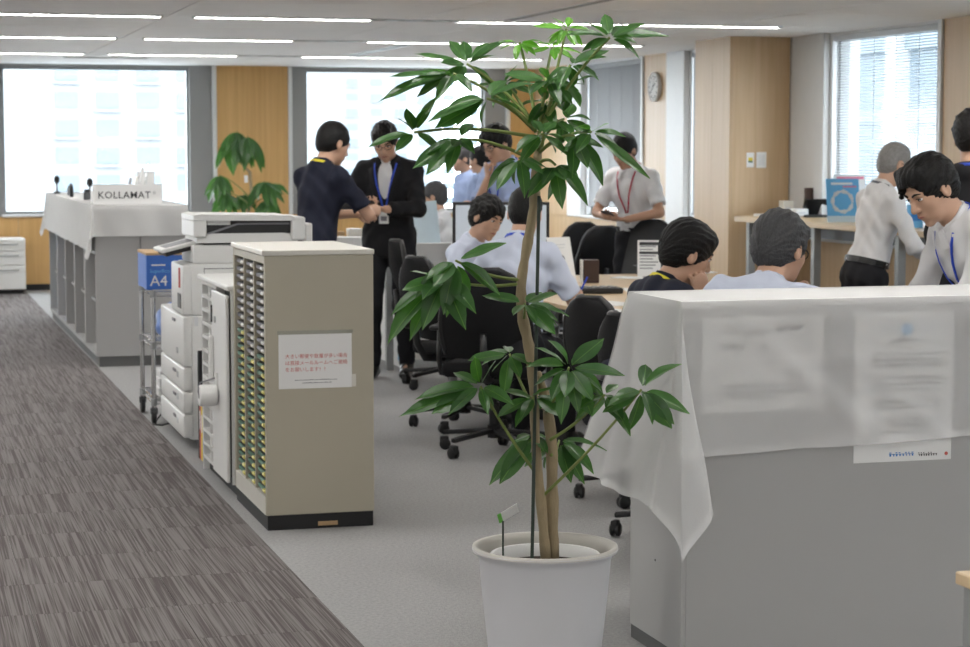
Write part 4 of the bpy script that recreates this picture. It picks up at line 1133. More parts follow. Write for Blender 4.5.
for k, (px, py, w, h, mm, lab) in enumerate(((786, 216, .09, .13, 'cabinet_top', 'cream folded card standing on the window counter'), (799, 217, .13, .07, 'paper', 'low white parcel on the window counter left of the dark case'), (765, 216, .18, .02, 'paper', 'flat white sheets at the far end of the counter'), (812, 212, .14, .17, 'paper', 'crumpled white bag behind the dark case'))):
    g = G(px, py, KZ + .001); o = thing(['card', 'parcel', 'paper_stack', 'paper_bag'][k], lab, ['card', 'parcel', 'paper', 'bag'][k], (min(max(g.x, KX0 + .1), KX1 - .1), g.y, KZ + .001), R(12 * k))
    MB().box(-w / 2, w / 2, -.05, .05, 0, h, .012 if k in (1, 3) else .002, 2).build('body', mm, o); MB().box(-w * .3, w * .2, -.051, -.05, h * .4, h * .6).build('print', 'paper_grey', o)

# ---- wall clock and switch plates
ck = PX(656.5, 87, XR - .03); o = thing('wall_clock', 'round white wall clock on the oak panel beside the grey blinds', 'clock', (XR - .031, ck.y, ck.z))
Mn = Matrix.Rotation(-math.pi / 2, 4, 'Y')
MB().lathe([(0, 0), (.145, 0), (.15, .006), (.15, .035), (.14, .042), (.132, .036)], 40, Mn, False, False).build('clock_case', 'white_panel', o, 40)
MB().lathe([(0, .034), (.134, .034)], 40, Mn).build('clock_face', 'paper', o)
for k in range(12):
    a = k * math.pi / 6; MB().box(-.0375, -.0345, -.004, .004, .10, .122, M=Matrix.Rotation(a, 4, 'X')).build('hour_mark', 'ink', o)
for (a, l, w) in ((R(60), .07, .005), (R(-130), .10, .0035), (R(20), .105, .0015)):
    MB().box(-.0395, -.038, -w, w, -.015, l, M=Matrix.Rotation(a, 4, 'X')).build('clock_hand', 'ink', o)
PYF = PYA
for (px, w, h, lab, k) in ((750, .068, .125, 'small white switch plate with a yellow and green sticker on the oak pillar', 0), (761, .092, .135, 'plain white switch plate on the oak pillar, right of the stickered one', 1)):
    c = PY(px, 160, PYF); o = thing('switch_plate', lab, 'switch', (c.x, PYF - .0005, c.z - h / 2))
    MB().box(-w / 2, w / 2, -.01, 0, 0, h, .003, 1).build('plate', 'white_paint', o)
    if k == 0: MB().box(-.02, .02, -.0112, -.01, .045, .085).build('sticker', 'yellow', o); MB().box(-.02, .02, -.0113, -.01, .04, .055).build('sticker_band', 'green_label', o)
    else:
        for q in range(2): MB().box(-.035 + .037 * q, -.003 + .037 * q, -.014, -.01, .02, .115, .002, 1).build('rocker', 'white_panel', o)
# ================================================================ PEOPLE
# Bodies and clothes are grown as one smooth surface each: a blended distance field of tapered limbs, meshed with surface nets.
class Field:
    def __init__(s, res): s.res = res; s.p = []; s.clips = []
    def cap(s, a, b, ra, rb=None, k=.02, flat=None, cut=False, sub=False):
        """tapered capsule; flat=(axis, factor) squeezes it along an axis; cut: flat end at b"""
        s.p.append(('c', np.array(a, float), np.array(b, float), ra, ra if rb is None else rb, k, flat, cut, sub)); return s
    def ell(s, c, r, k=.02, M=None, sub=False):
        s.p.append(('e', np.array(c, float), np.array(r, float), k, None if M is None else np.array(M, float), sub)); return s
    def clip(s, o, n):
        """keep the side of the plane (o, n) that n points away from"""
        n = np.array(n, float); s.clips.append((np.array(o, float), n / np.linalg.norm(n))); return s
    @staticmethod
    def _d(p, P):
        if p[0] == 'c':
            _, a, b, ra, rb, k, flat, cut, sub = p
            ab = b - a; L2 = max(ab @ ab, 1e-9)
            q = P - a
            if flat is not None:
                n = np.array(flat[0], float); n = n / np.linalg.norm(n)
                q = q + (q @ n)[..., None] * n * (flat[1] - 1)
            t = (q @ ab) / L2; tc = np.clip(t, 0, 1)
            d = np.linalg.norm(q - tc[..., None] * ab, axis=-1) - (ra + (rb - ra) * tc)
            if cut: d = np.maximum(d, (t - 1) * math.sqrt(L2))
            return d, k, sub
        _, c, r, k, M, sub = p
        q = P - c
        if M is not None: q = q @ M            # rows into the local frame
        q0 = np.linalg.norm(q / r, axis=-1); q1 = np.linalg.norm(q / (r * r), axis=-1)
        return q0 * (q0 - 1) / np.maximum(q1, 1e-6), k, sub
    def bounds(s):
        lo, hi = np.full(3, 1e9), np.full(3, -1e9)
        for p in s.p:
            if p[-1]: continue
            b = s._pb(p); lo = np.minimum(lo, b[0]); hi = np.maximum(hi, b[1])
        return lo, hi
    @staticmethod
    def _pb(p):
        if p[0] == 'c':
            r = max(p[3], p[4]) * (1.0 if p[6] is None or p[6][1] >= 1 else 1 / p[6][1]); return np.minimum(p[1], p[2]) - r, np.maximum(p[1], p[2]) + r
        r = p[2] if p[4] is None else np.full(3, p[2].max()); return p[1] - r, p[1] + r
    def at(s, P):
        D = np.full(P.shape[:-1], 9.0)
        for p in s.p:
            d, k, sub = s._d(p, P)
            if sub: D = -s._smin(-D, d, k)
            else: D = s._smin(D, d, k)
        for (o, n) in s.clips: D = np.maximum(D, (P - o) @ n)
        return D
    @staticmethod
    def _smin(a, b, k):
        h = np.clip(.5 + .5 * (b - a) / k, 0, 1); return b + (a - b) * h - k * h * (1 - h)
    def mesh(s, name, disp=None):
        r = s.res; lo, hi = s.bounds(); lo = lo - 3 * r; n = np.ceil((hi - lo) / r).astype(int) + 4
        D = np.full(n, 9.0, np.float32)
        ax = [lo[i] + r * np.arange(n[i]) for i in range(3)]
        for p in s.p:
            b0, b1 = s._pb(p); mg = p[5] if p[0] == 'c' else p[3]
            i0 = np.clip(((b0 - mg - lo) / r).astype(int) - 2, 0, n); i1 = np.clip(((b1 + mg - lo) / r).astype(int) + 3, 0, n)
            if (i1 <= i0).any(): continue
            sl = tuple(slice(a, b) for a, b in zip(i0, i1))
            P = np.stack(np.meshgrid(*[ax[i][sl[i]] for i in range(3)], indexing='ij'), -1)
            d, k, sub = s._d(p, P)
            D[sl] = -s._smin(-D[sl], d, k) if sub else s._smin(D[sl], d, k)
        if s.clips or disp:
            P = np.stack(np.meshgrid(*ax, indexing='ij'), -1)
            if disp: D += disp(P).astype(np.float32)
            for (o, nn) in s.clips: D = np.maximum(D, (P - o) @ nn)
        return nets(name, D, lo, r)
def nets(name, D, lo, r):
    ins = D < 0
    nx, ny, nz = D.shape
    cnt = np.zeros((nx - 1, ny - 1, nz - 1), np.int8)
    cor = [(i, j, k) for i in (0, 1) for j in (0, 1) for k in (0, 1)]
    for (i, j, k) in cor: cnt += ins[i:nx - 1 + i, j:ny - 1 + j, k:nz - 1 + k]
    act = (cnt > 0) & (cnt < 8)
    ci = np.argwhere(act); idx = np.full(act.shape, -1, np.int64); idx[act] = np.arange(len(ci))
    val = np.stack([D[ci[:, 0] + i, ci[:, 1] + j, ci[:, 2] + k] for (i, j, k) in cor], 1)
    acc = np.zeros((len(ci), 3)); w = np.zeros(len(ci))
    for a in range(8):
        for b in range(a + 1, 8):
            ca, cb = np.array(cor[a]), np.array(cor[b])
            if np.abs(ca - cb).sum() != 1: continue
            m = (val[:, a] < 0) != (val[:, b] < 0)
            t = val[m, a] / (val[m, a] - val[m, b])
            acc[m] += ca + t[:, None] * (cb - ca); w[m] += 1
    V = lo + r * (ci + acc / w[:, None])
    F = []
    for axis in range(3):
        sl0 = [slice(1, -1)] * 3; sl1 = [slice(1, -1)] * 3
        sl0[axis] = slice(0, D.shape[axis] - 1); sl1[axis] = slice(1, D.shape[axis])
        a, b = ins[tuple(sl0)], ins[tuple(sl1)]
        u, v = (axis + 1) % 3, (axis + 2) % 3
        for flip, m in ((False, a & ~b), (True, ~a & b)):
            e = np.argwhere(m)
            if not len(e): continue
            off = np.ones(3, int); off[axis] = 0; e = e + off
            q = []
            for (du, dv) in ((-1, -1), (0, -1), (0, 0), (-1, 0)):
                c = e.copy(); c[:, u] += du; c[:, v] += dv; q.append(idx[c[:, 0], c[:, 1], c[:, 2]])
            q = np.stack(q, 1)
            F.append(q[:, ::-1] if flip else q)
    F = np.concatenate(F); F = F[(F >= 0).all(1)]
    me = bpy.data.meshes.new(name)
    me.vertices.add(len(V)); me.vertices.foreach_set('co', V.astype(np.float32).ravel())
    me.loops.add(F.size); me.loops.foreach_set('vertex_index', F.astype(np.int32).ravel())
    me.polygons.add(len(F)); me.polygons.foreach_set('loop_start', np.arange(0, F.size, 4, dtype=np.int32))
    me.polygons.foreach_set('use_smooth', np.ones(len(F), bool))
    me.update(calc_edges=True); me.validate()
    return me

def vec(*a): return np.array(a, float)
def rotm(yaw=0, pitch=0, roll=0):
    """head/torso frame: yaw about z (+ = turn left), pitch about x (+ = bow forward), roll about y (+ = tilt to own right)"""
    m = Matrix.Rotation(R(yaw), 3, 'Z') @ Matrix.Rotation(R(-pitch), 3, 'X') @ Matrix.Rotation(R(roll), 3, 'Y')
    return np.array(m)
def ik(a, target, l1, l2, hint):
    """two-bone chain from a to target, middle joint pulled towards hint"""
    d = target - a; L = np.linalg.norm(d); mx = (l1 + l2) * .998
    if L > mx: d = d * (mx / L); L = mx; target = a + d
    u = d / L; x = (l1 * l1 - l2 * l2 + L * L) / (2 * L); h = math.sqrt(max(l1 * l1 - x * x, 0))
    hv = np.array(hint, float); hv = hv - u * (hv @ u); hv = hv / max(np.linalg.norm(hv), 1e-6)
    return a + u * x + hv * h, target

mat('skin', (0.56, 0.34, 0.235), 0.5, var=0.06, scale=9)
mat('skin_tan', (0.46, 0.26, 0.17), 0.5, var=0.06, scale=9)
mat('lips', (0.36, 0.14, 0.11), 0.5)
mat('eye_white', (0.70, 0.68, 0.66), 0.25)
mat('eye_dark', (0.015, 0.01, 0.008), 0.2)
mat('hair_black', (0.0055, 0.005, 0.005), 0.5, spec=.28, var=0.4, scale=60, bump=0.5, bscale=120, stretch=(3, 1, 1))
mat('hair_grey', (0.06, 0.06, 0.063), 0.55, spec=.3, var=0.55, scale=55, bump=0.5, bscale=120, stretch=(3, 1, 1))
mat('hair_silver', (0.24, 0.235, 0.23), 0.5, var=0.4, scale=55, bump=0.5, bscale=120, stretch=(3, 1, 1))
def shirt_mat(name, c, rough=.85, var=.04): return mat(name, c, rough, var=var, scale=6, bump=.35, bscale=11, spec=.3)
shirt_mat('shirt_white', (0.70, 0.70, 0.71)); shirt_mat('shirt_pale_blue', (0.50, 0.57, 0.72)); shirt_mat('shirt_blue', (0.38, 0.48, 0.74))
shirt_mat('shirt_ice', (0.60, 0.65, 0.78)); shirt_mat('navy', (0.012, 0.014, 0.028)); shirt_mat('suit_black', (0.012, 0.012, 0.014)); shirt_mat('trousers_dark', (0.014, 0.014, 0.017))
mat('shoe_black', (0.012, 0.012, 0.012), .3); mat('lanyard_blue', (0.02, 0.07, 0.55), .6); mat('lanyard_red', (0.42, 0.02, 0.05), .6); mat('lanyard_yellow', (0.75, 0.65, 0.03), .6); mat('lanyard_grey', (0.10, 0.11, 0.13), .6)

def person(label, headpx, Z, face, seat=False, res=.007, lean=0, side=0, twist=0, head=(0, 0, 0), hands=None, hair=('hair_black', 'short'),
           top='shirt_white', sleeves='short', skin='skin', lanyard=None, glasses=False, jacket=False, untucked=False, collar=True, group=None, hgt=None, knee_open=0, feet=None, seat_h=.47, build=1.0, card=True, beltline=None, hunch=0.0):
    """headpx/Z: where the middle of the head lies; face: heading (0 = away from the camera along +y, 90 = to the left).
    hands: {'R': (target xyz in metres from the chest front frame origin = pelvis on the ground, elbow hint, finger dir, palm normal, curl)}"""
    root = thing('person', label, 'person', group=group)
    # ---- skeleton in local metres (height 1.72 standing), facing +y, own right = +x
    T = rotm(twist, lean, side)
    pel = vec(0, 0, seat_h + .095) if seat else vec(0, 0, .93)
    up = lambda x, y, z: pel + T @ vec(x, y, z)
    waist, chest, nb = up(0, .005, .14), up(0, .005, .33), up(0, -.02, .505)
    shl = {s: up(.168 * x * build, -.012, .438 + hunch) for s, x in (('R', 1), ('L', -1))}
    Hm = rotm(*head)
    Hm = (T @ rotm(0, -lean * .35, 0)) @ Hm
    hc = nb + (T @ rotm(0, -lean * .2, 0)) @ vec(0, .012, .035) + Hm @ vec(0, .035, .122)
    hp = lambda x, y, z: hc + Hm @ vec(x, y, z)
    arms = {}
    hands = hands or {}
    for s, sx in (('R', 1), ('L', -1)):
        spec = hands.get(s)
        if spec is None: spec = (vec(.27 * sx, .06, pel[2] - .13), (sx * .4, -1, 0), (0, .15, -1), (-sx, 0, 0), 25) if not seat else (vec(.16 * sx, .33, pel[2] + .11), (sx, -.3, -.4), (-sx * .2, 1, -.15), (0, 0, -1), 25)
        tgt, hint, fd, pn, curl = spec
        if isinstance(tgt, str):                 # hand held against the head: given in the head's own frame
            tgt, fd, pn = {'cheek': (hp(.086 * sx, .062, -.175), Hm @ vec(.02 * sx, -.12, 1), Hm @ vec(-sx, -.15, .1)),
                           'chin': (hp(.045 * sx, .135, -.20), Hm @ vec(-.05 * sx, -.25, 1), Hm @ vec(-.4 * sx, -1, 0))}[tgt]
        el, wr_ = ik(shl[s], np.array(tgt, float), .285, .245, hint)
        arms[s] = (el, wr_, np.array(fd, float), np.array(pn, float), curl)
    legs = {}
    for s, sx in (('R', 1), ('L', -1)):
        hip = pel + rotm(twist * .3, 0, 0) @ vec(.092 * sx, 0, -.02)
        if seat:
            ank = vec((.12 + knee_open) * sx, .42, .085)
            kn, ank = ik(hip, ank, .43, .405, (sx * (.05 + knee_open), 1, .6))
        else:
            ank = vec(.105 * sx, -.01 + .05 * sx, .085) if feet is None else np.array(feet[s], float)
            kn, ank = ik(hip, ank, .43, .405, (0, 1, 0))
        legs[s] = (hip, kn, ank)
    # ---- place: head middle to its pixel and distance
    tgt = ZD(headpx[0], headpx[1], Z)
    sc = tgt.z / hc[2]
    rz = R(face)
    c_, s_ = math.cos(rz), math.sin(rz)
    root.location = (tgt.x - sc * (c_ * hc[0] - s_ * hc[1]), tgt.y - sc * (s_ * hc[0] + c_ * hc[1]), 0)
    root.rotation_euler = (0, 0, rz); root.scale = (sc, sc, sc)
    print('PERSON', label[:40], 'scale %.3f at %.2f %.2f' % (sc, root.location.x, root.location.y))
    # ---- body
    B = Field(res)
    B.ell(hp(0, -.016, .028), (.076, .096, .088), .02, Hm)
    B.ell(hp(0, .030, -.030), (.060, .058, .082), .03, Hm)
    B.ell(hp(0, .026, -.076), (.046, .052, .036), .02, Hm)
    B.ell(hp(0, .066, -.104), (.021, .016, .015), .015, Hm)
    for x in (-1, 1):
        B.ell(hp(.040 * x, .050, -.022), (.022, .022, .024), .02, Hm)
        B.ell(hp(.079 * x, -.012, -.008), (.009, .021, .032), .006, Hm)
        B.ell(hp(.087 * x, -.008, -.004), (.006, .010, .017), .005, Hm, sub=True)
        B.ell(hp(.012 * x, .092, -.036), (.008, .009, .007), .006, Hm)
    B.cap(hp(-.034, .076, .022), hp(.034, .076, .022), .011, k=.015)
    B.cap(hp(0, .084, .010), hp(0, .103, -.031), .0075, .0125, k=.010)
    B.ell(hp(0, .078, -.064), (.027, .014, .018), .012, Hm)
    for x in (-1, 1): B.ell(hp(.031 * x, .095, .003), (.018, .013, .0095), .010, Hm, sub=True)
    B.cap(hp(0, -.022, -.065), nb - T @ vec(0, 0, .03), .052, .060, k=.025)
    B.cap(shl['L'], shl['R'], .038, k=.02); B.cap(nb - T @ vec(0, 0, .04), chest, .05, .07, k=.03)
    B.cap(chest, pel, .07, .07, k=.03)
    for s, sx in (('R', 1), ('L', -1)):
        el, wr_, fd, pn, curl = arms[s]
        B.cap(shl[s], el, .043, .036, k=.02); B.cap(el, wr_, .037, .0255, k=.015)
        fd = fd / np.linalg.norm(fd); pn = pn - fd * (pn @ fd); pn = pn / np.linalg.norm(pn)
        sd = np.cross(fd, pn)                    # across the palm
        if sd @ np.cross(fd, pn) < 0: sd = -sd
        thumb = sd * (1 if s == 'L' else -1)
        palm_e = wr_ + fd * .085
        B.cap(wr_ + fd * .012, palm_e, .030, .036, k=.012, flat=(pn, 2.4))
        for q, (o_, ln) in enumerate(((.030, .072), (.010, .080), (-.010, .075), (-.029, .060))):
            p0 = wr_ + fd * (.082 - .006 * abs(q - 1)) + thumb * o_
            ang = 0; p = p0
            for j, fr_ in enumerate((.45, .31, .24)):
                ang += R(curl * (1.0 + .12 * q)); dirv = fd * math.cos(ang) + pn * math.sin(ang)
                p2 = p + dirv * ln * fr_; B.cap(p, p2, .0090 - .0008 * j, .0085 - .0008 * j, k=.004); p = p2
        t0 = wr_ + fd * .025 + thumb * .022; t1 = t0 + (fd * .7 + thumb * .6 + pn * .35) * .042; t2 = t1 + (fd * .9 + thumb * .1 + pn * .45) * .035
        B.cap(t0, t1, .0125, .0105, k=.008); B.cap(t1, t2, .0102, .009, k=.004)
        hip, kn, ank = legs[s]
        B.cap(hip, kn, .07, .048, k=.03); B.cap(kn, ank, .048, .034, k=.02); B.cap(ank, ank + vec(.01 * sx, .11, -.045), .032, .026, k=.02)
    body = obj('body', B.mesh('body'), skin, root)
    # ---- face details
    for x in (-1, 1):
        e = MB().ell((.0, 0, 0), (.0135, .009, .0062), 14, 8).build('eye', 'eye_white', root, True); e.matrix_local = Matrix.Translation(Vector(hp(.031 * x, .0765, .004))) @ Matrix(Hm.tolist()).to_4x4()
        MB().ell((0, .0062, 0), (.0058, .0036, .0058), 12, 6).build('iris', 'eye_dark', e, True)
        MB().tube([(-.015, .006, .003), (-.006, .0095, .0072), (.006, .0095, .0072), (.015, .006, .003)], .0016, 5).build('eyelid', 'hair_black', e, True)
        MB().tube([hp((.014) * x, .0905, .024), hp(.030 * x, .0885, .030), hp(.048 * x, .074, .025)], [.0042, .0046, .0022], 6).build('eyebrow', hair[0], root, True)
    MB().tube([hp(-.024, .083, -.0655), hp(-.011, .0915, -.0635), hp(0, .0935, -.0645), hp(.011, .0915, -.0635), hp(.024, .083, -.0655)], [.0018, .0042, .0046, .0042, .0018], 6).build('lips', 'lips', root, True)
    # ---- hair
    Hf = Field(max(res * .8, .0045)); st = hair[1]
    vol = {'short': .013, 'thick': .020, 'tousled': .024, 'bowl': .020, 'thin': .007, 'fringe': .017, 'swept': .017}[st]
    Hf.ell(hp(0, -.018, .036), (.076 + vol * .75, .096 + vol * .75, .087 + vol), .02, Hm)
    Hf.ell(hp(0, -.058, -.015), (.066 + vol * .25, .052 + vol * .25, .070), .03, Hm)
    if st in ('fringe', 'thick', 'bowl'):
        Hf.ell(hp(0, .050, .078), (.066, .050, .034 + vol * .3), .02, Hm)
        if st != 'thick':
            for x in (-.045, -.02, .012, .042): Hf.cap(hp(x, .070, .085), hp(x * 1.25 + .006, .094 - abs(x) * .4, .040 if st == 'fringe' else .030), .018, .008, k=.012)
    if st == 'swept':
        Hf.ell(hp(0, .042, .088), (.068, .056, .036), .02, Hm)
        for x, zz in ((-.045, .075), (-.02, .070), (.005, .060), (.03, .045), (.055, .022)): Hf.cap(hp(x, .050, .104), hp(x * 1.05 + .012, .108 - abs(x) * .55, zz), .020, .009, k=.014)
    if st == 'tousled':
        rr = random.Random(3)
        for q in range(26):
            a, b = rr.uniform(-math.pi, math.pi), rr.uniform(.15, 1.3)
            d0 = vec(math.cos(b) * math.sin(a) * .085, math.cos(b) * math.cos(a) * .10 - .02, math.sin(b) * .095 + .03); Hf.cap(hp(*d0), hp(*(d0 * 1.12 + vec(rr.uniform(-.02, .02), .01, -.035))), .024, .010, k=.012)
    # free the face, the ears and the neck
    Hf.ell(hp(0, .115, -.030 + (.014 if st == 'swept' else 0)), (.070, .080, .084 + (.006 if st in ('thin',) else 0)), .012, Hm, sub=True)
    Hf.ell(hp(0, .030, -.105), (.13, .072, .075), .015, Hm, sub=True)
    Hf.ell(hp(0, -.07, -.150), (.14, .14, .070), .02, Hm, sub=True)
    for x in (-1, 1): Hf.ell(hp(.100 * x, .004, -.018), (.030, .030, .036), .008, Hm, sub=True)
    if st == 'thin':
        Hf.ell(hp(0, .10, .075), (.066, .062, .05), .02, Hm, sub=True)
    amp = .0012 if st in ('short', 'thin') else .0026
    def strands(P, Hi=Hm.T):
        q = (P - hc) @ Hi.T
        an = np.arctan2(q[..., 0], q[..., 2] + .05); y = q[..., 1]
        return amp * np.sin(an * 19 + 9 * y * 10) * np.sin(y * 55 + 4 * an) + amp * .7 * np.sin(an * 43 + y * 20)
    obj('hair', Hf.mesh('hair', strands), hair[0], root)
    # ---- top
    rs = max(res * 1.25, .008)
    def torso(F, g, arm_r, to, long_):
        F.ell(chest + T @ vec(0, .0, .01), ((.170 + g) * build, .112 + g, .185), .05, T)
        F.ell(waist + T @ vec(0, .004, -.02), ((.150 + g) * build, .108 + g, .17), .05, T)
        F.ell(pel + T @ vec(0, 0, .03), ((.158 + g) * build, .112 + g, .11), .05, T)
        F.cap(shl['L'] + T @ vec(.02, 0, -.005), shl['R'] + T @ vec(-.02, 0, -.005), .052 + g, k=.04)
        F.cap(nb - T @ vec(0, .0, .03), chest, .062 + g, .10 + g, k=.05)
        for s in 'RL': F.cap(nb + T @ vec(0, -.012, -.012), nb + (shl[s] - nb) * .85 + T @ vec(0, 0, .0), .052 + g, .052 + g, k=.04)
        for s in 'RL':
            el, wr_ = arms[s][0], arms[s][1]
            if long_:
                F.cap(shl[s], el, .053 + g * arm_r, .047 + g * arm_r, k=.04); F.cap(el, el + (wr_ - el) * to, .047 + g * arm_r, .037 + g * arm_r, k=.02, cut=True)
            else:
                F.cap(shl[s], shl[s] + (el - shl[s]) * to, .053 + g * arm_r, .058 + g * arm_r, k=.04, cut=True)
        return F
    def wr_noise(P):
        return .0035 * np.sin(P[..., 2] * 46 + P[..., 0] * 31 + 4 * np.sin(P[..., 1] * 23)) + .003 * np.sin(P[..., 0] * 58 - P[..., 2] * 27 + P[..., 1] * 37)
    S = torso(Field(rs), 0.0, 1, .92 if sleeves == 'long' else (.62 if sleeves == 'rolled' else .78), sleeves != 'short')
    if jacket: S = torso(Field(rs), -.012, .5, .6, True)
    dn = T @ vec(0, 0, -1)
    hem = pel + T @ vec(0, 0, -.06 if untucked else .06)
    S.clip(hem, dn)
    shirt = obj('shirt', S.mesh('shirt', wr_noise), 'shirt_white' if jacket else top, root)
    outer = S
    if jacket:
        J = torso(Field(rs), .010, 1, .90, True)
        J.ell(pel + vec(0, 0, -.02), (.178, .130, .16), .05)
        J.clip(pel + vec(0, 0, -.13), (0, 0, -1))
        f0 = up(0, .125, .52); f1 = up(0, .135, .17)
        J.cap(f0, f1, .078, .012, k=.006, sub=True)
        jk = obj('jacket', J.mesh('jacket', wr_noise), top, root); outer = Both(J, S)
        for x in (-1, 1):
            pts, nr = [], []
            for q in range(8):
                t = q / 7; px_, pz_ = x * (.098 * (1 - t) + .030 * t), .47 - .29 * t
                pts.append((px_, pz_))
            strap_on(J, pts, up, T, .045, 'lapel', top, jk)
    # collar
    if collar:
        Cf = Field(max(res * .8, .005)); cm = top if not jacket else 'shirt_white'
        n0 = nb + T @ vec(0, .012, -.012)
        Cf.cap(n0, n0 + T @ vec(0, -.004, .065), .072, .063, k=.01, cut=True)
        Cf.clip(n0 + T @ vec(0, .0, .052), T @ vec(0, .42, 1.0)); Cf.clip(n0 + T @ vec(0, 0, -.02), T @ vec(0, 0, -1))
        Cf.cap(n0 + T @ vec(0, .0, .09), n0 + T @ vec(0, .13, -.01), .028, .022, k=.006, sub=True)
        obj('collar', Cf.mesh('collar'), cm, root)
        if not jacket:
          for x in (-1, 1): MB().ribbon([up(.026 * x, .072, .520), up(.040 * x, .084, .490), up(.050 * x, .096, .455)], [T @ vec(x * .4, 1, .5)] * 3, .030, .004).build('collar_wing', cm, root)
    # ---- trousers and shoes
    Tr = Field(max(res * 1.4, .010))
    Tr.ell(pel + vec(0, -.005, .0), (.160 * build, .118, .125), .04)
    for s, sx in (('R', 1), ('L', -1)):
        hip, kn, ank = legs[s]
        Tr.cap(hip, kn, .092, .066, k=.04); Tr.cap(kn, ank, .066, .052, k=.03, cut=True)
    Tr.clip(pel + T @ vec(0, 0, .085), T @ vec(0, 0, 1))
    tro = obj('trousers', Tr.mesh('trousers', wr_noise), 'trousers_dark', root)
    bp = []; bn = []
    for q in range(33):
        a = 2 * math.pi * q / 32; dv = T @ vec(math.sin(a), math.cos(a), 0)
        bp.append(pel + T @ vec(math.sin(a) * .158 * build, math.cos(a) * .113, .072)); bn.append(dv)
    if not untucked and not jacket: MB().ribbon(bp, bn, .034, .006).build('belt', 'shoe_black', tro)
    for s, sx in (('R', 1), ('L', -1)):
        ank = legs[s][2]; Sh = Field(.009)
        Sh.cap(ank + vec(0, -.045, -.045), ank + vec(.015 * sx, .15, -.055), .038, .036, k=.02); Sh.cap(ank + vec(0, 0, .0), ank + vec(0, .05, -.035), .045, .04, k=.03)
        Sh.clip(vec(0, 0, ank[2] - .085), (0, 0, -1)); obj('shoe', Sh.mesh('shoe'), 'shoe_black', root)
    # ---- lanyard lying on the clothes
    if lanyard:
        ly = None
        end = .20
        for x in (-1, 1):
            pts = [(x * (.068 * (1 - (q / 9) ** 1.2) + .006), .50 - (.50 - end) * q / 9) for q in range(10)]
            o_ = strap_on(outer if not jacket else outer, pts, up, T, .011, 'lanyard', lanyard, root if ly is None else ly); ly = ly or o_
        bk_, bn_ = [], []
        for q in range(9):
            a = math.pi * (q / 8) - math.pi / 2
            bk_.append(up(.080 * math.sin(a), -.016 - .070 * math.cos(a), .520 + .012 * math.cos(a))); bn_.append(T @ vec(math.sin(a), -math.cos(a), .3))
        MB().ribbon(bk_, bn_, .014, .003).build('neck_strap', lanyard, ly)
        if card:
            yf = front_y(outer, 0, end - .05, up)
            cM = Matrix.Translation(Vector(up(0, yf + .008, end - .045))) @ Matrix(T.tolist()).to_4x4()
            MB().box(-.033, .033, -.002, .002, -.05, .045, .002, 1, cM).build('name_card', 'paper', ly)
            MB().box(-.02, .02, .002, .0028, -.03, .0, M=cM).build('card_print', 'ink_grey', ly)
    if glasses:
        gl = None
        for x in (-1, 1):
            ring = [hp(.033 * x + .024 * math.cos(a), .098 - .012 * abs(.033 * x + .024 * math.cos(a)) / .05, .002 + .017 * math.sin(a)) for a in np.linspace(0, 2 * math.pi, 17)]
            o_ = MB().tube(ring, .0018, 5).build('glasses', 'ink', root if gl is None else gl, True); gl = gl or o_
            MB().tube([hp(.058 * x, .086, .006), hp(.078 * x, .045, .008), hp(.083 * x, -.01, .006)], .0018, 5).build('temple', 'ink', gl, True)
        MB().tube([hp(-.010, .099, .006), hp(0, .103, .009), hp(.010, .099, .006)], .0018, 5).build('bridge', 'ink', gl, True)
    root['_arms'] = 0
    del root['_arms']
    M = Matrix.Translation(root.location) @ Matrix.Rotation(rz, 4, 'Z') @ Matrix.Scale(sc, 4)
    return root, {s: (M @ Vector(arms[s][1]), M @ Vector(arms[s][1] + arms[s][2] / np.linalg.norm(arms[s][2]) * .10), arms[s]) for s in 'RL'}, M
class Both:
    def __init__(s, *f): s.f = f
    def at(s, P): return np.minimum.reduce([q.at(P) for q in s.f])
def front_y(F, x, z, up):
    ys_ = np.linspace(.34, -.05, 200); P = np.array([up(x, y, z) for y in ys_]); d = F.at(P)
    h = np.argwhere(d < .002); return ys_[h[0, 0]] if len(h) else .1
def strap_on(F, pts, up, T, w, name, material, parent):
    P = [up(x, front_y(F, x, z, up) + .004, z) for (x, z) in pts]
    N = []
    for (x, z) in pts:
        y0 = front_y(F, x - .01, z, up); y1 = front_y(F, x + .01, z, up); N.append(T @ vec((y0 - y1) / .02 * .6, 1, 0))
    return MB().ribbon(P, N, w, .003).build(name, material, parent, True)
# hand spec: wrist target (local: x own right, y forward, z up, metres at 1.72 m), elbow hint, finger direction, palm normal, curl degrees
H_ = {}
# man in navy polo, back to the camera, handing over a card
H_['navy'] = person('man in a navy polo with a yellow neck strap, standing with his back turned', (334, 144), 12.8, -60, res=.008, lean=12, head=(-8, 12, 0),
    hands={'R': (vec(.06, .41, 1.16), (1, -.4, -.6), (-.2, 1, .05), (-.9, 0, -.3), 35), 'L': (vec(-.04, .40, 1.14), (-1, -.4, -.6), (.2, 1, .05), (.8, 0, -.4), 35)},
    top='navy', untucked=True, lanyard='lanyard_yellow')
H_['suit'] = person('man with glasses in a black suit and blue lanyard, looking down at a phone', (385, 142), 14.15, 152, res=.008, lean=3, head=(6, 24, 4),
    hands={'R': (vec(.10, .30, 1.15), (1, -.6, -.5), (-.7, .7, .1), (-.3, -.2, 1), 40), 'L': (vec(-.06, .33, 1.13), (-1, -.6, -.5), (.75, .5, .1), (.2, -.3, 1), 45)},
    top='suit_black', sleeves='long', jacket=True, lanyard='lanyard_blue', glasses=True, hair=('hair_black', 'fringe'))
person('man in a pale blue shirt in profile before the far bright window', (461, 159), 19.0, 100, res=.011, lean=4, head=(0, 8, 0), top='shirt_blue', hair=('hair_grey', 'short'))
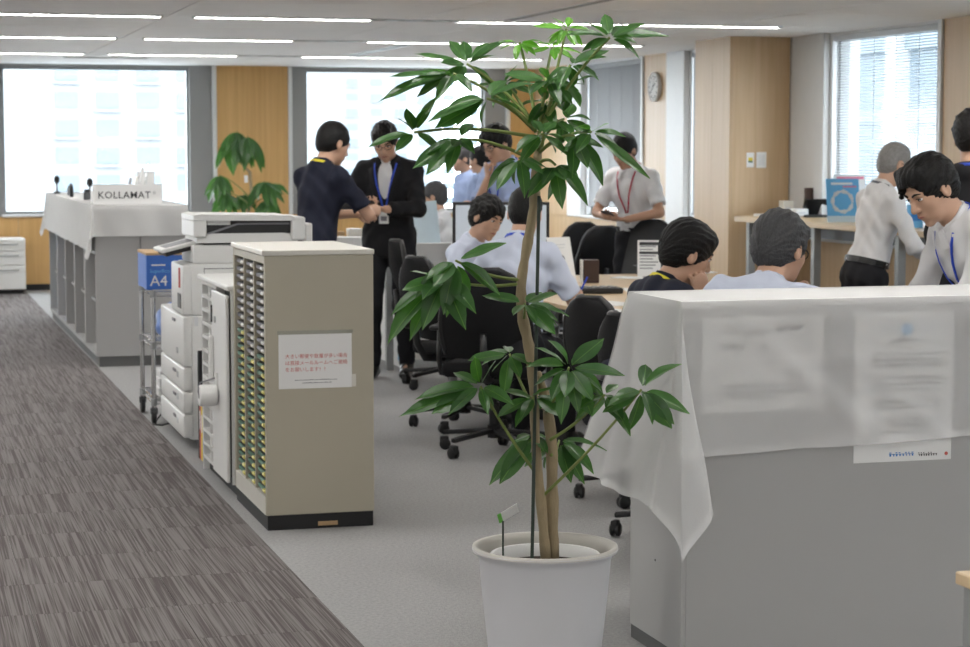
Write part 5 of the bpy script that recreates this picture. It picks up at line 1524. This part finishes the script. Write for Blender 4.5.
person('dark-haired man half hidden behind the man in glasses at the far window', (479, 160), 18.0, 40, res=.011, head=(0, 6, 0), top='shirt_blue', sleeves='long')
person('tall man in a light blue shirt with glasses, one hand raised to his chin', (496, 144), 14.6, 118, res=.008, lean=6, head=(-4, 22, 0),
    hands={'R': ('chin', (.8, -.2, -1), None, None, 45), 'L': (vec(.10, .24, 1.14), (-1, -.4, -.6), (1, .15, .05), (.1, -.8, -.3), 30)},
    top='shirt_blue', lanyard='lanyard_blue', glasses=True, hair=('hair_black', 'bowl'))
person('grey-haired man in white seated far off behind the pale blue panel', (434, 197), 17.0, 60, seat=True, res=.011, lean=8, top='shirt_white', hair=('hair_grey', 'short'))
person('seated man with tousled black hair facing the camera between the chairs', (487, 219), 12.1, -138, seat=True, res=.008, lean=16, head=(-12, 6, -10), top='shirt_ice', hair=('hair_black', 'tousled'),
    hands={'L': (vec(-.12, .40, .78), (-1, -.3, -.5), (.6, 1, -.1), (0, 0, -1), 25), 'R': (vec(.10, .36, .76), (1, -.3, -.5), (-.8, .6, 0), (0, 0, -1), 25)})
H_['writer'] = person('seated man seen from behind in a white shirt with a blue lanyard, writing', (525, 214), 10.75, -40, seat=True, res=.007, lean=16, build=.96, head=(14, 8, 0), top='shirt_ice', lanyard='lanyard_blue',
    hands={'R': (vec(.15, .43, .80), (.6, -.4, -.8), (-.1, 1, -.05), (-.2, 0, -1), 45), 'L': (vec(-.14, .42, .80), (-1, -.3, -.4), (.5, 1, 0), (0, 0, -1), 25)})
H_['red'] = person('man in a white short-sleeved shirt with a red lanyard holding a phone', (624, 151), 15.2, 128, res=.009, lean=13, head=(-2, 18, 0), top='shirt_white', lanyard='lanyard_red', skin='skin_tan',
    hands={'R': (vec(.06, .34, 1.08), (1, -.4, -.6), (-.5, 1, .05), (-.6, 0, .6), 45), 'L': (vec(-.10, .32, 1.06), (-1, -.4, -.5), (.8, .8, .05), (.2, 0, 1), 45)})
person('seated man in a navy polo resting his cheek on his hand', (688, 254), 8.3, -84, seat=True, res=.005, lean=28, hunch=.03, head=(-4, 2, 4), top='navy', lanyard='lanyard_yellow', card=False,
    hands={'R': ('cheek', (.5, .5, -1), None, None, 28), 'L': (vec(-.10, .42, .80), (-1, 0, -.5), (.6, 1, 0), (0, 0, -1), 25)}, hair=('hair_black', 'thick'))
person('grey-haired seated man in a pale blue shirt seen from behind', (781, 250), 7.75, -52, seat=True, res=.005, lean=36, side=3, hunch=.035, head=(-6, -8, -2), top='shirt_ice', sleeves='short', glasses=True, hair=('hair_grey', 'thick'), build=1.05,
    hands={'R': ('chin', (.5, .5, -1), None, None, 45), 'L': (vec(-.12, .42, .80), (-1, 0, -.5), (.6, 1, 0), (0, 0, -1), 25)})
person('young man in a white shirt with a blue lanyard leaning in from the right', (930, 190), 7.6, 88, res=.005, lean=36, head=(10, 8, 0), top='shirt_white', sleeves='rolled', lanyard='lanyard_blue', card=False, hair=('hair_black', 'swept'),
    hands={'R': (vec(.22, .42, .80), (1, -.3, -.3), (-.3, 1, -.1), (0, 0, -1), 15), 'L': (vec(-.20, .44, .80), (-1, -.3, -.3), (.3, 1, -.1), (0, 0, -1), 15)})
person('elderly man with thin silver hair and glasses in a white long-sleeved shirt', (896, 165), 11.5, -90, res=.007, lean=14, head=(0, 10, 0), top='shirt_white', sleeves='long', glasses=True, lanyard='lanyard_grey', hair=('hair_silver', 'thin'),
    hands={'L': (vec(-.27, .16, .84), (-.6, -1, 0), (.05, .1, -1), (.9, 0, 0), 25), 'R': (vec(.12, .36, 1.02), (1, -.5, -.6), (-.3, 1, 0), (0, 0, -1), 30)})
person('dark-haired person in black clothes cut off by the right edge', (972, 139), 10.5, -30, res=.008, head=(0, 10, 0), hands={'L': (vec(-.06, .30, 1.02), (-.6, -.6, -.6), (.8, .6, 0), (0, 0, -1), 30)}, top='suit_black', sleeves='long', hair=('hair_black', 'tousled'), lanyard='lanyard_blue', collar=False)

# ---- things held in hands
def between(key, frac=.5):
    a, b = H_[key][1]['R'][1], H_[key][1]['L'][1]; return a.lerp(b, frac)
def phone(label, p, rz, tilt=20):
    o = thing('smartphone', label, 'phone', p, rz)
    Mt = Matrix.Rotation(R(tilt), 4, 'X')
    MB().box(-.036, .036, -.072, .072, -.004, .004, .003, 2, Mt).build('phone_body', 'black_plastic', o); MB().box(-.033, .033, -.067, .067, .0041, .0045, M=Mt).build('phone_screen', 'dark_frame', o)
p = between('suit'); phone('dark smartphone held by the man in the black suit', p + Vector((0, 0, .018)), R(150), 15)
p = between('red'); phone('dark smartphone held by the man with the red lanyard', p + Vector((0, 0, .02)), R(128), 25)
a_, b_, _ = H_['writer'][1]['R']
o = thing('pen', 'blue pen in the hand of the writing man', 'pen', b_, 0)
MB().cyl((0, 0, -.045), (.05, -.03, .075), .005, n=8).build('pen_barrel', 'lanyard_blue', o); MB().cyl((0, 0, -.045), (-.006, .0036, -.059), .004, .001, n=8).build('pen_tip', 'grey_metal', o)
# ================================================================ PLANTS
def leaf_material(name, c1, c2):
    m = bpy.data.materials.new(name); m.use_nodes = True; nt = m.node_tree; b = nt.nodes['Principled BSDF']; out = nt.nodes['Material Output']
    b.inputs['Roughness'].default_value = 0.28; b.inputs['Specular IOR Level'].default_value = 0.45
    oi = nt.nodes.new('ShaderNodeObjectInfo'); tc = nt.nodes.new('ShaderNodeTexCoord')
    nz = nt.nodes.new('ShaderNodeTexNoise'); nz.inputs['Scale'].default_value = 5
    nt.links.new(tc.outputs['Object'], nz.inputs['Vector'])
    ad = nt.nodes.new('ShaderNodeMath'); ad.operation = 'ADD'; hf = nt.nodes.new('ShaderNodeMath'); hf.operation = 'MULTIPLY'; hf.inputs[1].default_value = .5
    nt.links.new(oi.outputs['Random'], ad.inputs[0]); nt.links.new(nz.outputs['Fac'], ad.inputs[1]); nt.links.new(ad.outputs[0], hf.inputs[0])
    mx = nt.nodes.new('ShaderNodeMix'); mx.data_type = 'RGBA'; mx.inputs[6].default_value = c1 + (1,); mx.inputs[7].default_value = c2 + (1,)
    nt.links.new(hf.outputs[0], mx.inputs[0])
    # paler midrib along the leaf (object x axis)
    sp = nt.nodes.new('ShaderNodeSeparateXYZ'); nt.links.new(tc.outputs['Object'], sp.inputs[0])
    ab = nt.nodes.new('ShaderNodeMath'); ab.operation = 'ABSOLUTE'; nt.links.new(sp.outputs[1], ab.inputs[0])
    lt = nt.nodes.new('ShaderNodeMath'); lt.operation = 'LESS_THAN'; lt.inputs[1].default_value = .0065; nt.links.new(ab.outputs[0], lt.inputs[0])
    m2 = nt.nodes.new('ShaderNodeMix'); m2.data_type = 'RGBA'; m2.inputs[7].default_value = (c2[0] * 1.7, c2[1] * 1.4, c2[2] * 1.3, 1)
    nt.links.new(lt.outputs[0], m2.inputs[0]); nt.links.new(mx.outputs[2], m2.inputs[6]); nt.links.new(m2.outputs[2], b.inputs['Base Color'])
    tr = nt.nodes.new('ShaderNodeBsdfTranslucent'); g = nt.nodes.new('ShaderNodeMix'); g.data_type = 'RGBA'; g.blend_type = 'MULTIPLY'; g.inputs[0].default_value = 1
    g.inputs[7].default_value = (1.8, 2.3, .7, 1); nt.links.new(m2.outputs[2], g.inputs[6]); nt.links.new(g.outputs[2], tr.inputs[0])
    ms = nt.nodes.new('ShaderNodeMixShader'); ms.inputs[0].default_value = .32
    nt.links.new(b.outputs[0], ms.inputs[1]); nt.links.new(tr.outputs[0], ms.inputs[2]); nt.links.new(ms.outputs[0], out.inputs[0])
    MATS[name] = m
leaf_material('leaf', (.026, .075, .024), (.062, .150, .044))
leaf_material('leaf_young_lit', (.08, .22, .03), (.15, .36, .06))  # small top leaves; light shining through them is in this brighter green
mat('petiole', (.17, .22, .055), .5, var=.15); mat('trunk', (.30, .235, .14), .75, var=.35, scale=30, bump=.7, bscale=45, stretch=(1, 1, .35)); mat('soil', (.05, .035, .025), .95, var=.4, scale=60, bump=.8)
mat('pot_grey', (.60, .605, .63), .45, var=.02, scale=5); mat('pot_rim', (.50, .48, .44), .5, var=.06); mat('stake_green', (.02, .035, .025), .5); mat('tag_green', (.15, .50, .08), .5)
def leaf_mesh(sag, fold, wav, wd):
    nu, nv = 11, 7; m = MB()
    def P(i, j):
        u = i / (nu - 1); v = j / (nv - 1) * 2 - 1
        w = wd * (math.sin(math.pi * min(1, u ** .85)) ** .75) * (1 if u < .78 else 1 - ((u - .78) / .22) ** 1.6 * .55)
        if u in (0.0, 1.0): w = .004
        y = v * w
        z = -sag * u * u + fold * abs(v) * w * 1.2 + wav * math.sin(u * 13 + v * 1.5) * abs(v) * .5
        return (u, y, z)
    m.grid(P, nu, nv); return m.mesh('leaf', True)
LEAVES = [leaf_mesh(.10, .18, .012, .19), leaf_mesh(.20, .26, .016, .175), leaf_mesh(.04, .12, .014, .20), leaf_mesh(.28, .30, .014, .18), leaf_mesh(.15, .22, .018, .165)]
LEAVES_Y = [m.copy() for m in LEAVES]
for m in LEAVES: m.materials.append(MATS['leaf'])
for m in LEAVES_Y: m.materials.append(MATS['leaf_young_lit'])
def whorl(plant, base, c, tips, rnd, young=False, rad=.0045, sag=.03, view=None, path=None):
    """one stalk from the trunk to a leaf whorl: petiole (part) with its leaflets (sub-parts); all points in world coordinates"""
    off = Vector(plant.location)
    c = Vector(c); base = Vector(base)
    pts = path or [base, base.lerp(c, .35) + Vector((0, 0, sag)), base.lerp(c, .7) + Vector((0, 0, sag)), c]
    pts = [Vector(p) for p in pts]
    # smooth
    sm = []
    for i in range(len(pts) - 1):
        for q in range(4): sm.append(pts[i].lerp(pts[i + 1], q / 4))
    sm.append(pts[-1])
    for _ in range(2): sm = [sm[0]] + [(sm[i - 1] + sm[i] * 2 + sm[i + 1]) / 4 for i in range(1, len(sm) - 1)] + [sm[-1]]
    pt = MB().tube([p - off for p in sm], [rad * (1.25 - .45 * i / len(sm)) for i in range(len(sm))], 7).build('petiole', 'petiole', plant, True)
    for tip in tips:
        wm = 1.0
        if len(tip) == 4: wm = tip[3]; tip = tip[:3]
        tip = Vector(tip); d = tip - c; L = d.length
        if L < .02: continue
        d.normalize()
        st = c + d * min(.018, L * .12); L2 = (tip - st).length
        upv = Vector((0, 0, 1)) + Vector((-_fw.x, -_fw.y, 0)) * (.55 + .5 * max(0, -d.z)) + Vector((rnd.uniform(-.45, .45), rnd.uniform(-.3, .3), 0))
        n = (upv - d * upv.dot(d)).normalized(); yv = n.cross(d).normalized()
        wf = rnd.uniform(.90, 1.12) * (1.0 if L < .19 else .82) * wm
        M = Matrix(((d.x, yv.x, n.x, 0), (d.y, yv.y, n.y, 0), (d.z, yv.z, n.z, 0), (0, 0, 0, 1)))
        Ms = Matrix.Diagonal((L2, L2 * wf, L2, 1))
        o = obj('leaf', rnd.choice(LEAVES_Y if young else LEAVES), None, pt)
        o.matrix_local = Matrix.Translation(st - off) @ M @ Ms
    return pt

# ---- the big umbrella plant
PC = G(545, 546, .42); PZ = (PC - CPOS).dot(_fw)
plant = thing('potted_plant', 'tall umbrella plant in a pale grey pot, in the middle foreground', 'plant', (PC.x, PC.y, 0))
MB().lathe([(.0, 0), (.150, 0), (.156, .006), (.166, .08), (.186, .26), (.197, .385), (.203, .40), (.216, .408), (.2175, .416), (.214, .422), (.204, .420), (.196, .405), (.186, .37), (.176, .25)], 56).build('pot', 'pot_grey', plant, 50)
MB().lathe([(.2178, .412), (.216, .4235), (.203, .4225), (.195, .405), (.187, .372)], 56).build('pot_rim', 'pot_rim', plant, True)
MB().lathe([(.150, .20), (.158, .388), (.165, .394), (.163, .398), (.154, .396), (.148, .36)], 44).build('inner_pot', 'white_paint', plant, True)
MB().lathe([(.0, .366), (.05, .368), (.10, .362), (.151, .36)], 32).build('soil', 'soil', plant, True)
def pp(x, y, dz=0.0): return ZD(x, y, PZ + dz)
def trunk(pix, rads, name='trunk'):
    pts = [pp(*q) - plant.location for q in pix]
    sm, rr = [], []
    for i in range(len(pts) - 1):
        for q in range(4): sm.append(pts[i].lerp(pts[i + 1], q / 4)); rr.append(rads[i] + (rads[i + 1] - rads[i]) * q / 4)
    sm.append(pts[-1]); rr.append(rads[-1])
    for _ in range(2): sm = [sm[0]] + [(sm[i - 1] + sm[i] * 2 + sm[i + 1]) / 4 for i in range(1, len(sm) - 1)] + [sm[-1]]
    rr = [r_ * (1 + .10 * math.sin(i * 2.1) + .05 * math.sin(i * 5)) for i, r_ in enumerate(rr)]
    return MB().tube(sm, rr, 12).build(name, 'trunk', plant, True)
trunk([(546, 560, 0), (541, 500, 0), (535, 440, 0), (534, 385, 0), (529, 345, 0), (521, 312, 0), (521, 280, 0), (528, 241, 0), (534, 207, 0), (536, 180, 0), (538, 150, .01)], [.016, .0145, .0135, .014, .0165, .0155, .0145, .0145, .014, .016, .011])
trunk([(553, 558, .03), (552, 500, .03), (552, 440, .02), (546, 400, .02), (538, 372, .01)], [.0185, .018, .017, .0155, .009])
MB().cyl(pp(532, 562, -.03) - plant.location, pp(539, 196, -.03) - plant.location, .0055, n=8).build('stake', 'stake_green', plant, 60)
MB().cyl(pp(503, 556, -.05) - plant.location, pp(503, 521, -.05) - plant.location, .003, n=6).build('tag_stick', 'stake_green', plant)
tg = pp(508, 513, -.05) - plant.location
tM = Matrix.Translation(tg) @ Matrix.Rotation(R(-28), 4, 'Y') @ Matrix.Rotation(R(-50), 4, 'X')
tgo = MB().box(-.022, .034, -.02, .024, -.001, .001, M=tM).build('plant_tag', 'paper', plant); MB().box(-.034, -.022, -.02, .024, -.0012, .0012, M=tM).build('tag_strip', 'tag_green', tgo)
MB().box(-.008, .022, -.008, .0, .001, .0014, M=tM).build('tag_print', 'tag_green', tgo)
# whorls: crop origin, centre, tips, depth of the centre, where the stalk leaves the trunk (photo pixels), young and lit through?
oA, oB, oC = (370, 0), (370, 200), (370, 330)
S3 = 2.94
W_ = [
 (oA, (578, 85), [(480, 70), (543, 44), (592, 38), (642, 74), (515, 112), (605, 132), (550, 122)], .02, (541, 150), True),
 (oA, (705, 110), [(690, 33), (636, 56), (585, 82), (760, 66), (805, 66), (878, 92), (775, 104), (650, 132)], -.10, (540, 128), False),
 (oA, (440, 125), [(362, 118), (382, 142), (425, 165), (498, 132), (502, 112), (465, 150)], .08, (536, 122), True),
 (oA, (535, 140), [(470, 152), (498, 112), (562, 112), (625, 147), (545, 172), (602, 168)], .12, (540, 120), True),
 (oA, (590, 190), [(702, 138), (690, 158), (668, 210), (622, 158), (550, 245), (600, 250)], -.04, (541, 128), False),
 (oA, (285, 188), [(132, 153), (233, 108), (275, 113), (332, 118), (388, 110), (368, 152), (210, 182)], .05, (533, 122), False),
 (oA, (245, 216), [(48, 220), (18, 274), (108, 238), (158, 198), (198, 276), (300, 250)], -.06, (533, 125), False),
 (oA, (345, 290), [(162, 346), (188, 374), (228, 296), (320, 356), (452, 302), (400, 212), (432, 246), (472, 224)], -.14, (534, 130), False),
 (oA, (130, 389), [(-8, 418), (88, 338), (108, 316), (192, 284), (162, 300)], .03, (530, 136), False),
 (oA, (262, 408), [(122, 488), (163, 512), (226, 497), (246, 425), (304, 342), (300, 430)], -.05, (533, 160), False),
 (oA, (525, 235), [(394, 214), (420, 228), (468, 262), (592, 212), (560, 302), (500, 188)], -.02, (539, 128), False),
 (oA, (585, 250), [(622, 302), (570, 322), (662, 208), (540, 300), (630, 240)], .10, (541, 130), False),
 (oA, (600, 400), [(705, 530), (598, 516), (642, 492), (640, 370), (556, 350), (660, 432), (540, 420)], -.12, (540, 152), False),
 (oA, (650, 388), [(826, 522, .55), (600, 352), (745, 385, .7), (700, 360)], -.16, (541, 150), False),
 (oA, (520, 300), [(438, 290), (468, 352), (562, 278), (602, 330), (540, 362), (500, 248)], .03, (538, 140), False),
 (oA, (395, 245), [(308, 250), (350, 312), (462, 208), (482, 262), (402, 302), (430, 188)], .08, (536, 132), False),
 (oA, (570, 350), [(642, 328), (602, 298), (520, 382), (652, 380), (560, 422)], .08, (540, 145), False),

 (oA, (545, 485), [(652, 580), (562, 598), (508, 540), (592, 562), (612, 500), (532, 592), (470, 562)], -.10, (537, 165), False),
 (oA, (505, 395), [(446, 458), (572, 394), (428, 420), (545, 348), (480, 340), (560, 440)], -.16, (538, 150), False),
 (oA, (440, 465), [(322, 542), (368, 553), (410, 532), (342, 500), (462, 562)], -.12, (535, 168), False),
 (oB, (218, 232), [(22, 396), (98, 404), (150, 366), (45, 318), (120, 205), (95, 262)], -.10, (520, 284), False),
 (oB, (252, 178), [(230, 332), (302, 324), (396, 264), (398, 122), (215, 330), (165, 220)], -.14, (521, 280), False),
 (oB, (455, 305), [(328, 270), (505, 262), (420, 330), (492, 345), (545, 392), (592, 325), (548, 272)], -.10, (524, 318), False),
 (oC, (325, 165), [(82, 248), (128, 178), (180, 244), (242, 112), (300, 68), (366, 88), (230, 238), (346, 238), (412, 200)], -.10, (535, 472), False),
 (oC, (410, 70), [(288, 86), (345, 58), (402, 36), (474, 92), (442, 132), (392, 192)], .06, (534, 408), False),
 (oC, (585, 110), [(528, 188), (555, 272), (668, 258), (714, 192), (748, 122), (688, 22), (652, 56), (553, 22), (498, 38), (452, 80), (612, 232)], -.15, (546, 412), False),
 (oC, (480, 195), [(372, 248), (424, 274), (446, 254), (524, 168), (398, 178), (562, 150), (430, 212)], -.04, (536, 430), False),
 (oC, (798, 175), [(948, 238), (888, 288), (770, 308), (722, 192), (820, 82), (888, 82), (698, 215), (842, 255)], -.16, (543, 496), False),
 (oC, (482, 310), [(338, 448), (378, 446), (398, 345), (432, 306), (520, 350)], .05, (536, 450), False),
 (oC, (556, 325), [(592, 444), (628, 440), (664, 396), (640, 350), (702, 330)], .12, (551, 455), False),
 (oC, (690, 190), [(742, 262), (772, 304), (638, 138), (732, 148), (650, 252), (608, 218)], -.08, (550, 440), False),
]
rnd = random.Random(21)
for (o_, c, tips, dz, nd, yg) in W_:
    cp_ = pp(o_[0] + c[0] / S3, o_[1] + c[1] / S3, dz)
    tp = []
    for q_ in tips:
        x, y = q_[0], q_[1]
        x_, y_ = o_[0] + x / S3, o_[1] + y / S3
        px_len = math.hypot(x - c[0], y - c[1]) / S3
        full = 62 if o_ is not oA else 56
        if yg: full = 34
        # a leaf that looks short points towards or away from the camera
        dd = math.sqrt(max(full ** 2 - px_len ** 2, 0)) * .55 * PZ / FPX
        q3 = pp(x_, y_, dz + rnd.choice((-1, -1, 1)) * dd)
        tp.append(q3 if len(q_) == 2 else (q3.x, q3.y, q3.z, q_[2]))
    b_ = pp(nd[0], nd[1], 0)
    Lm = sorted((Vector(t[:3]) - cp_).length for t in tp)[len(tp) // 2]
    for k in range(3 if not yg else 2):                       # leaflets pointing towards and away from the viewer
        a = rnd.uniform(0, 6.28); tp.append(cp_ + Vector((math.cos(a) * Lm * .8, math.sin(a) * Lm * .8, -Lm * rnd.uniform(.1, .6))))
    whorl(plant, b_, cp_, tp, rnd, yg, .0046 if o_ is oA else .0042, sag=.015 if o_ is oA else -.012)

# ---- smaller umbrella plant by the oak panel at the back
fp = thing('potted_plant', 'smaller umbrella plant before the oak panel between the back windows', 'plant', (3.62, 22.3, 0))
MB().lathe([(0, 0), (.13, 0), (.135, .01), (.17, .30), (.18, .31), (.18, .335), (.165, .335), (.155, .27)], 36).build('pot', 'pot_grey', fp, 50)
MB().lathe([(0, .27), (.157, .27)], 24).build('soil', 'soil', fp)
FZ = (Vector((3.62, 22.3, 1.2)) - CPOS).dot(_fw)
def fpp(x, y, dz=0): return ZD(x, y, FZ + dz)
MB().tube([Vector((0, 0, .25)), Vector((.03, 0, .6)), fpp(252, 200) - fp.location, fpp(250, 172) - fp.location, fpp(243, 166) - fp.location, fpp(237, 148) - fp.location], [.025, .022, .02, .018, .010, .007], 10).build('trunk', 'trunk', fp, True)
MB().box(-.02, .02, -.004, .0, -.04, .04, .003, 1, Matrix.Translation(fpp(246, 179, -.05) - fp.location)).build('plant_tag', 'paper', fp)
for (c, nb_, r_, n_, dr) in (((237, 140), (243, 166), 17, 9, 1.5), ((230, 148), (240, 160), 15, 7, 1.6), ((248, 145), (242, 158), 16, 7, 1.4), ((219, 184), (248, 196), 15, 8, 1.3), ((265, 190), (252, 200), 18, 9, 1.0), ((243, 203), (252, 204), 14, 8, 1.0), ((226, 202), (250, 205), 15, 7, 1.2), ((268, 208), (252, 206), 14, 7, 1.1), ((276, 192), (252, 202), 12, 6, 1.0)):
    cc = fpp(c[0], c[1] - 9, rnd.uniform(-.15, .15)); L = r_ * FZ / FPX * 1.9; tp = []
    for k in range(n_ + 2):
        a = 2 * math.pi * k / (n_ + 2) + rnd.uniform(-.2, .2); tp.append(cc + Vector((math.cos(a) * L * .6, math.sin(a) * L * .6, -L * .78 * dr * rnd.uniform(.6, 1.1) + .10 * L)))
    whorl(fp, fpp(nb_[0], nb_[1]), cc, tp, rnd, False, .006, .03)
